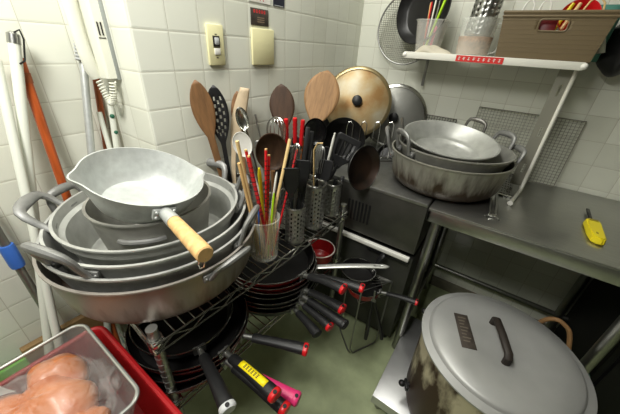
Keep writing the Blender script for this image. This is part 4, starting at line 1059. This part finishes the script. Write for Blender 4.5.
g = G(); open_box(g, .09, .08, .17, .002, .006); g.build('container_body', mat('teal plastic', (90, 150, 136), .4), t)
t = thing('plastic_container', 'dark red packet visible through the handle hole of the basket', 'packet', MX.Translation(inb(W*.36, .012, .006)))
g = G(); g.box(0, .05, 0, .03, 0, .125, .004); g.build('packet_body', mat('dark red packet', (120, 30, 34), .4), t)
# black bag and white handled tool right of the basket
c = inb(W+.10, .10, 0)
g = G(); g.lathe([(math.sin(PI*q/20), -math.cos(PI*q/20)) for q in range(21)], 36)
for v in g.b.verts:
    q = v.co; f = 1+.06*math.sin(6*q.x+2)+.05*math.sin(7*q.z+3*q.y); v.co = V((q.x*.075*f, q.y*.07*f, q.z*.10*f))
tag(g.build('black_bag', 'black', mw=MX.Translation((c.x+.0, -.071, 1.42))), 'black bundle hanging on the back wall at the right end of the shelf', 'bag')
p = fy(-.165, 602, 46)
g = G(); g.tube([(-.012, 0, .03), (0, 0, 0), (.006, 0, -.022)], [.008, .010, .011], 12); tag(g.build('white_plug', 'white', mw=MX.Translation((p.x, -.165, p.z))), 'white plastic plug end beside the black bundle right of the basket', 'plug')

# ------------------------------------------------------------------ small things on the table top
ZT = .8505
p = at('z', ZT, 594, 243); q = at('z', ZT, 586, 212)
t = thing('scraper', 'yellow plastic handled tool with a dark tip lying on the steel table', 'tool', (p.x, p.y, ZT))
d = (q-p); ang = math.degrees(math.atan2(d.y, d.x)); L = math.hypot(d.x, d.y)
g = G(); g.m = rz(ang)
pl = [(-.012, -.018), (.0, -.026), (L*.44, -.022), (L*.53, -.023), (L*.56, .018), (L*.48, .023), (L*.2, .018), (.0, .014), (-.010, .002)]
lo = g.vs([(x, y, .002) for x, y in pl]); hi = g.vs([(x*.96+.002, y*.85, .026) for x, y in pl]); n = len(pl)
for i in range(n): g.face([lo[i], lo[(i+1) % n], hi[(i+1) % n], hi[i]])
g.face(lo[::-1]); fc = g.b.faces.new(hi)
bmesh.ops.bevel(g.b, geom=list(g.b.edges), offset=.004, segments=2, affect='EDGES'); h = g.build('handle', 'yellow', t)
g = G(); g.m = rz(ang); g.box(L*.46, L*.52, -.013, .013, .0255, .0268, .0004); DY = mat('darker yellow plastic', (150, 134, 20), .5); g.build('recess', DY, h)
g = G(); g.m = rz(ang); g.box(.02, .034, -.003, .003, .0255, .0268, .0004); g.build('recess', DY, h)
g = G(); g.m = rz(ang); g.box(L*.54, L*1.02, -.006, .004, .008, .014, .001); g.build('blade', 'dark_metal', t)
p = at('z', ZT, 503, 196); q = at('z', ZT, 508, 172)
t = thing('grater', 'small patterned steel grater lying by the burnt pot', 'grater', (p.x, p.y, ZT))
d = q-p; ang = math.degrees(math.atan2(d.y, d.x)); L = math.hypot(d.x, d.y)
g = G(); g.m = rz(ang)
g.box(0, L, -.028, .028, .004, .007, .001); g.build('plate', 'steel_dull', t)
g = G(); g.m = rz(ang)
for i in range(10):
    for j in range(5): g.ball((.012+i*L/11, -.02+j*.01, .007), .0026, seg=5)
g.build('teeth', 'dark_metal', t)
g = G(); g.m = rz(ang); g.tube([(0, -.028, .005), (0, .028, .005)], .004, 6); g.build('edge_bar', 'chrome', t)
p = at('z', ZT, 491, 219); q = at('z', ZT, 494, 190)
t = thing('steel_tongs', 'narrow steel tongs lying at the table edge under the burnt pot', 'tongs', (p.x, p.y, ZT))
d = q-p; ang = math.degrees(math.atan2(d.y, d.x)); L = math.hypot(d.x, d.y)
for s in (-1, 1):
    g = G(); g.m = rz(ang); g.tube([(0, s*.022, .006), (.012, s*.012, .008), (.03, s*.010, .008), (L, s*.012, .008)], .0045, 8, flat=.6); g.build('arm', 'steel', t)
g = G(); g.m = rz(ang); g.box(.012, .02, -.014, .014, .004, .013, .001); g.build('cross_bar', 'chrome', t)

# ------------------------------------------------------------------ light
def area(name, loc, rot, sx, sy, power, color=(1, 1, 1)):
    l = bpy.data.lights.new(name, 'AREA'); l.shape = 'RECTANGLE'; l.size = sx; l.size_y = sy; l.energy = power; l.color = color
    o = bpy.data.objects.new(name, l); col.objects.link(o); o.location = loc; o.rotation_euler = rot; return o
area('ceiling_lamp', (.20, -1.05, 2.4), (0, 0, R(90)), 1.0, .25, 17, (1, .99, .93))
area('ceiling_lamp', (.40, -1.95, 2.1), (R(12), R(32), 0), .5, .3, 24, (1, .99, .93))
w = bpy.data.worlds.new('world'); bpy.context.scene.world = w; w.use_nodes = True
w.node_tree.nodes['Background'].inputs[0].default_value = (.9, .95, .88, 1); w.node_tree.nodes['Background'].inputs[1].default_value = .16
sc = bpy.context.scene
sc.view_settings.view_transform = 'Standard'; sc.view_settings.look = 'None'; sc.view_settings.exposure = 0; sc.view_settings.gamma = 1
sc.view_settings.use_curve_mapping = False
sc.cycles.max_bounces = 8; sc.cycles.transparent_max_bounces = 12
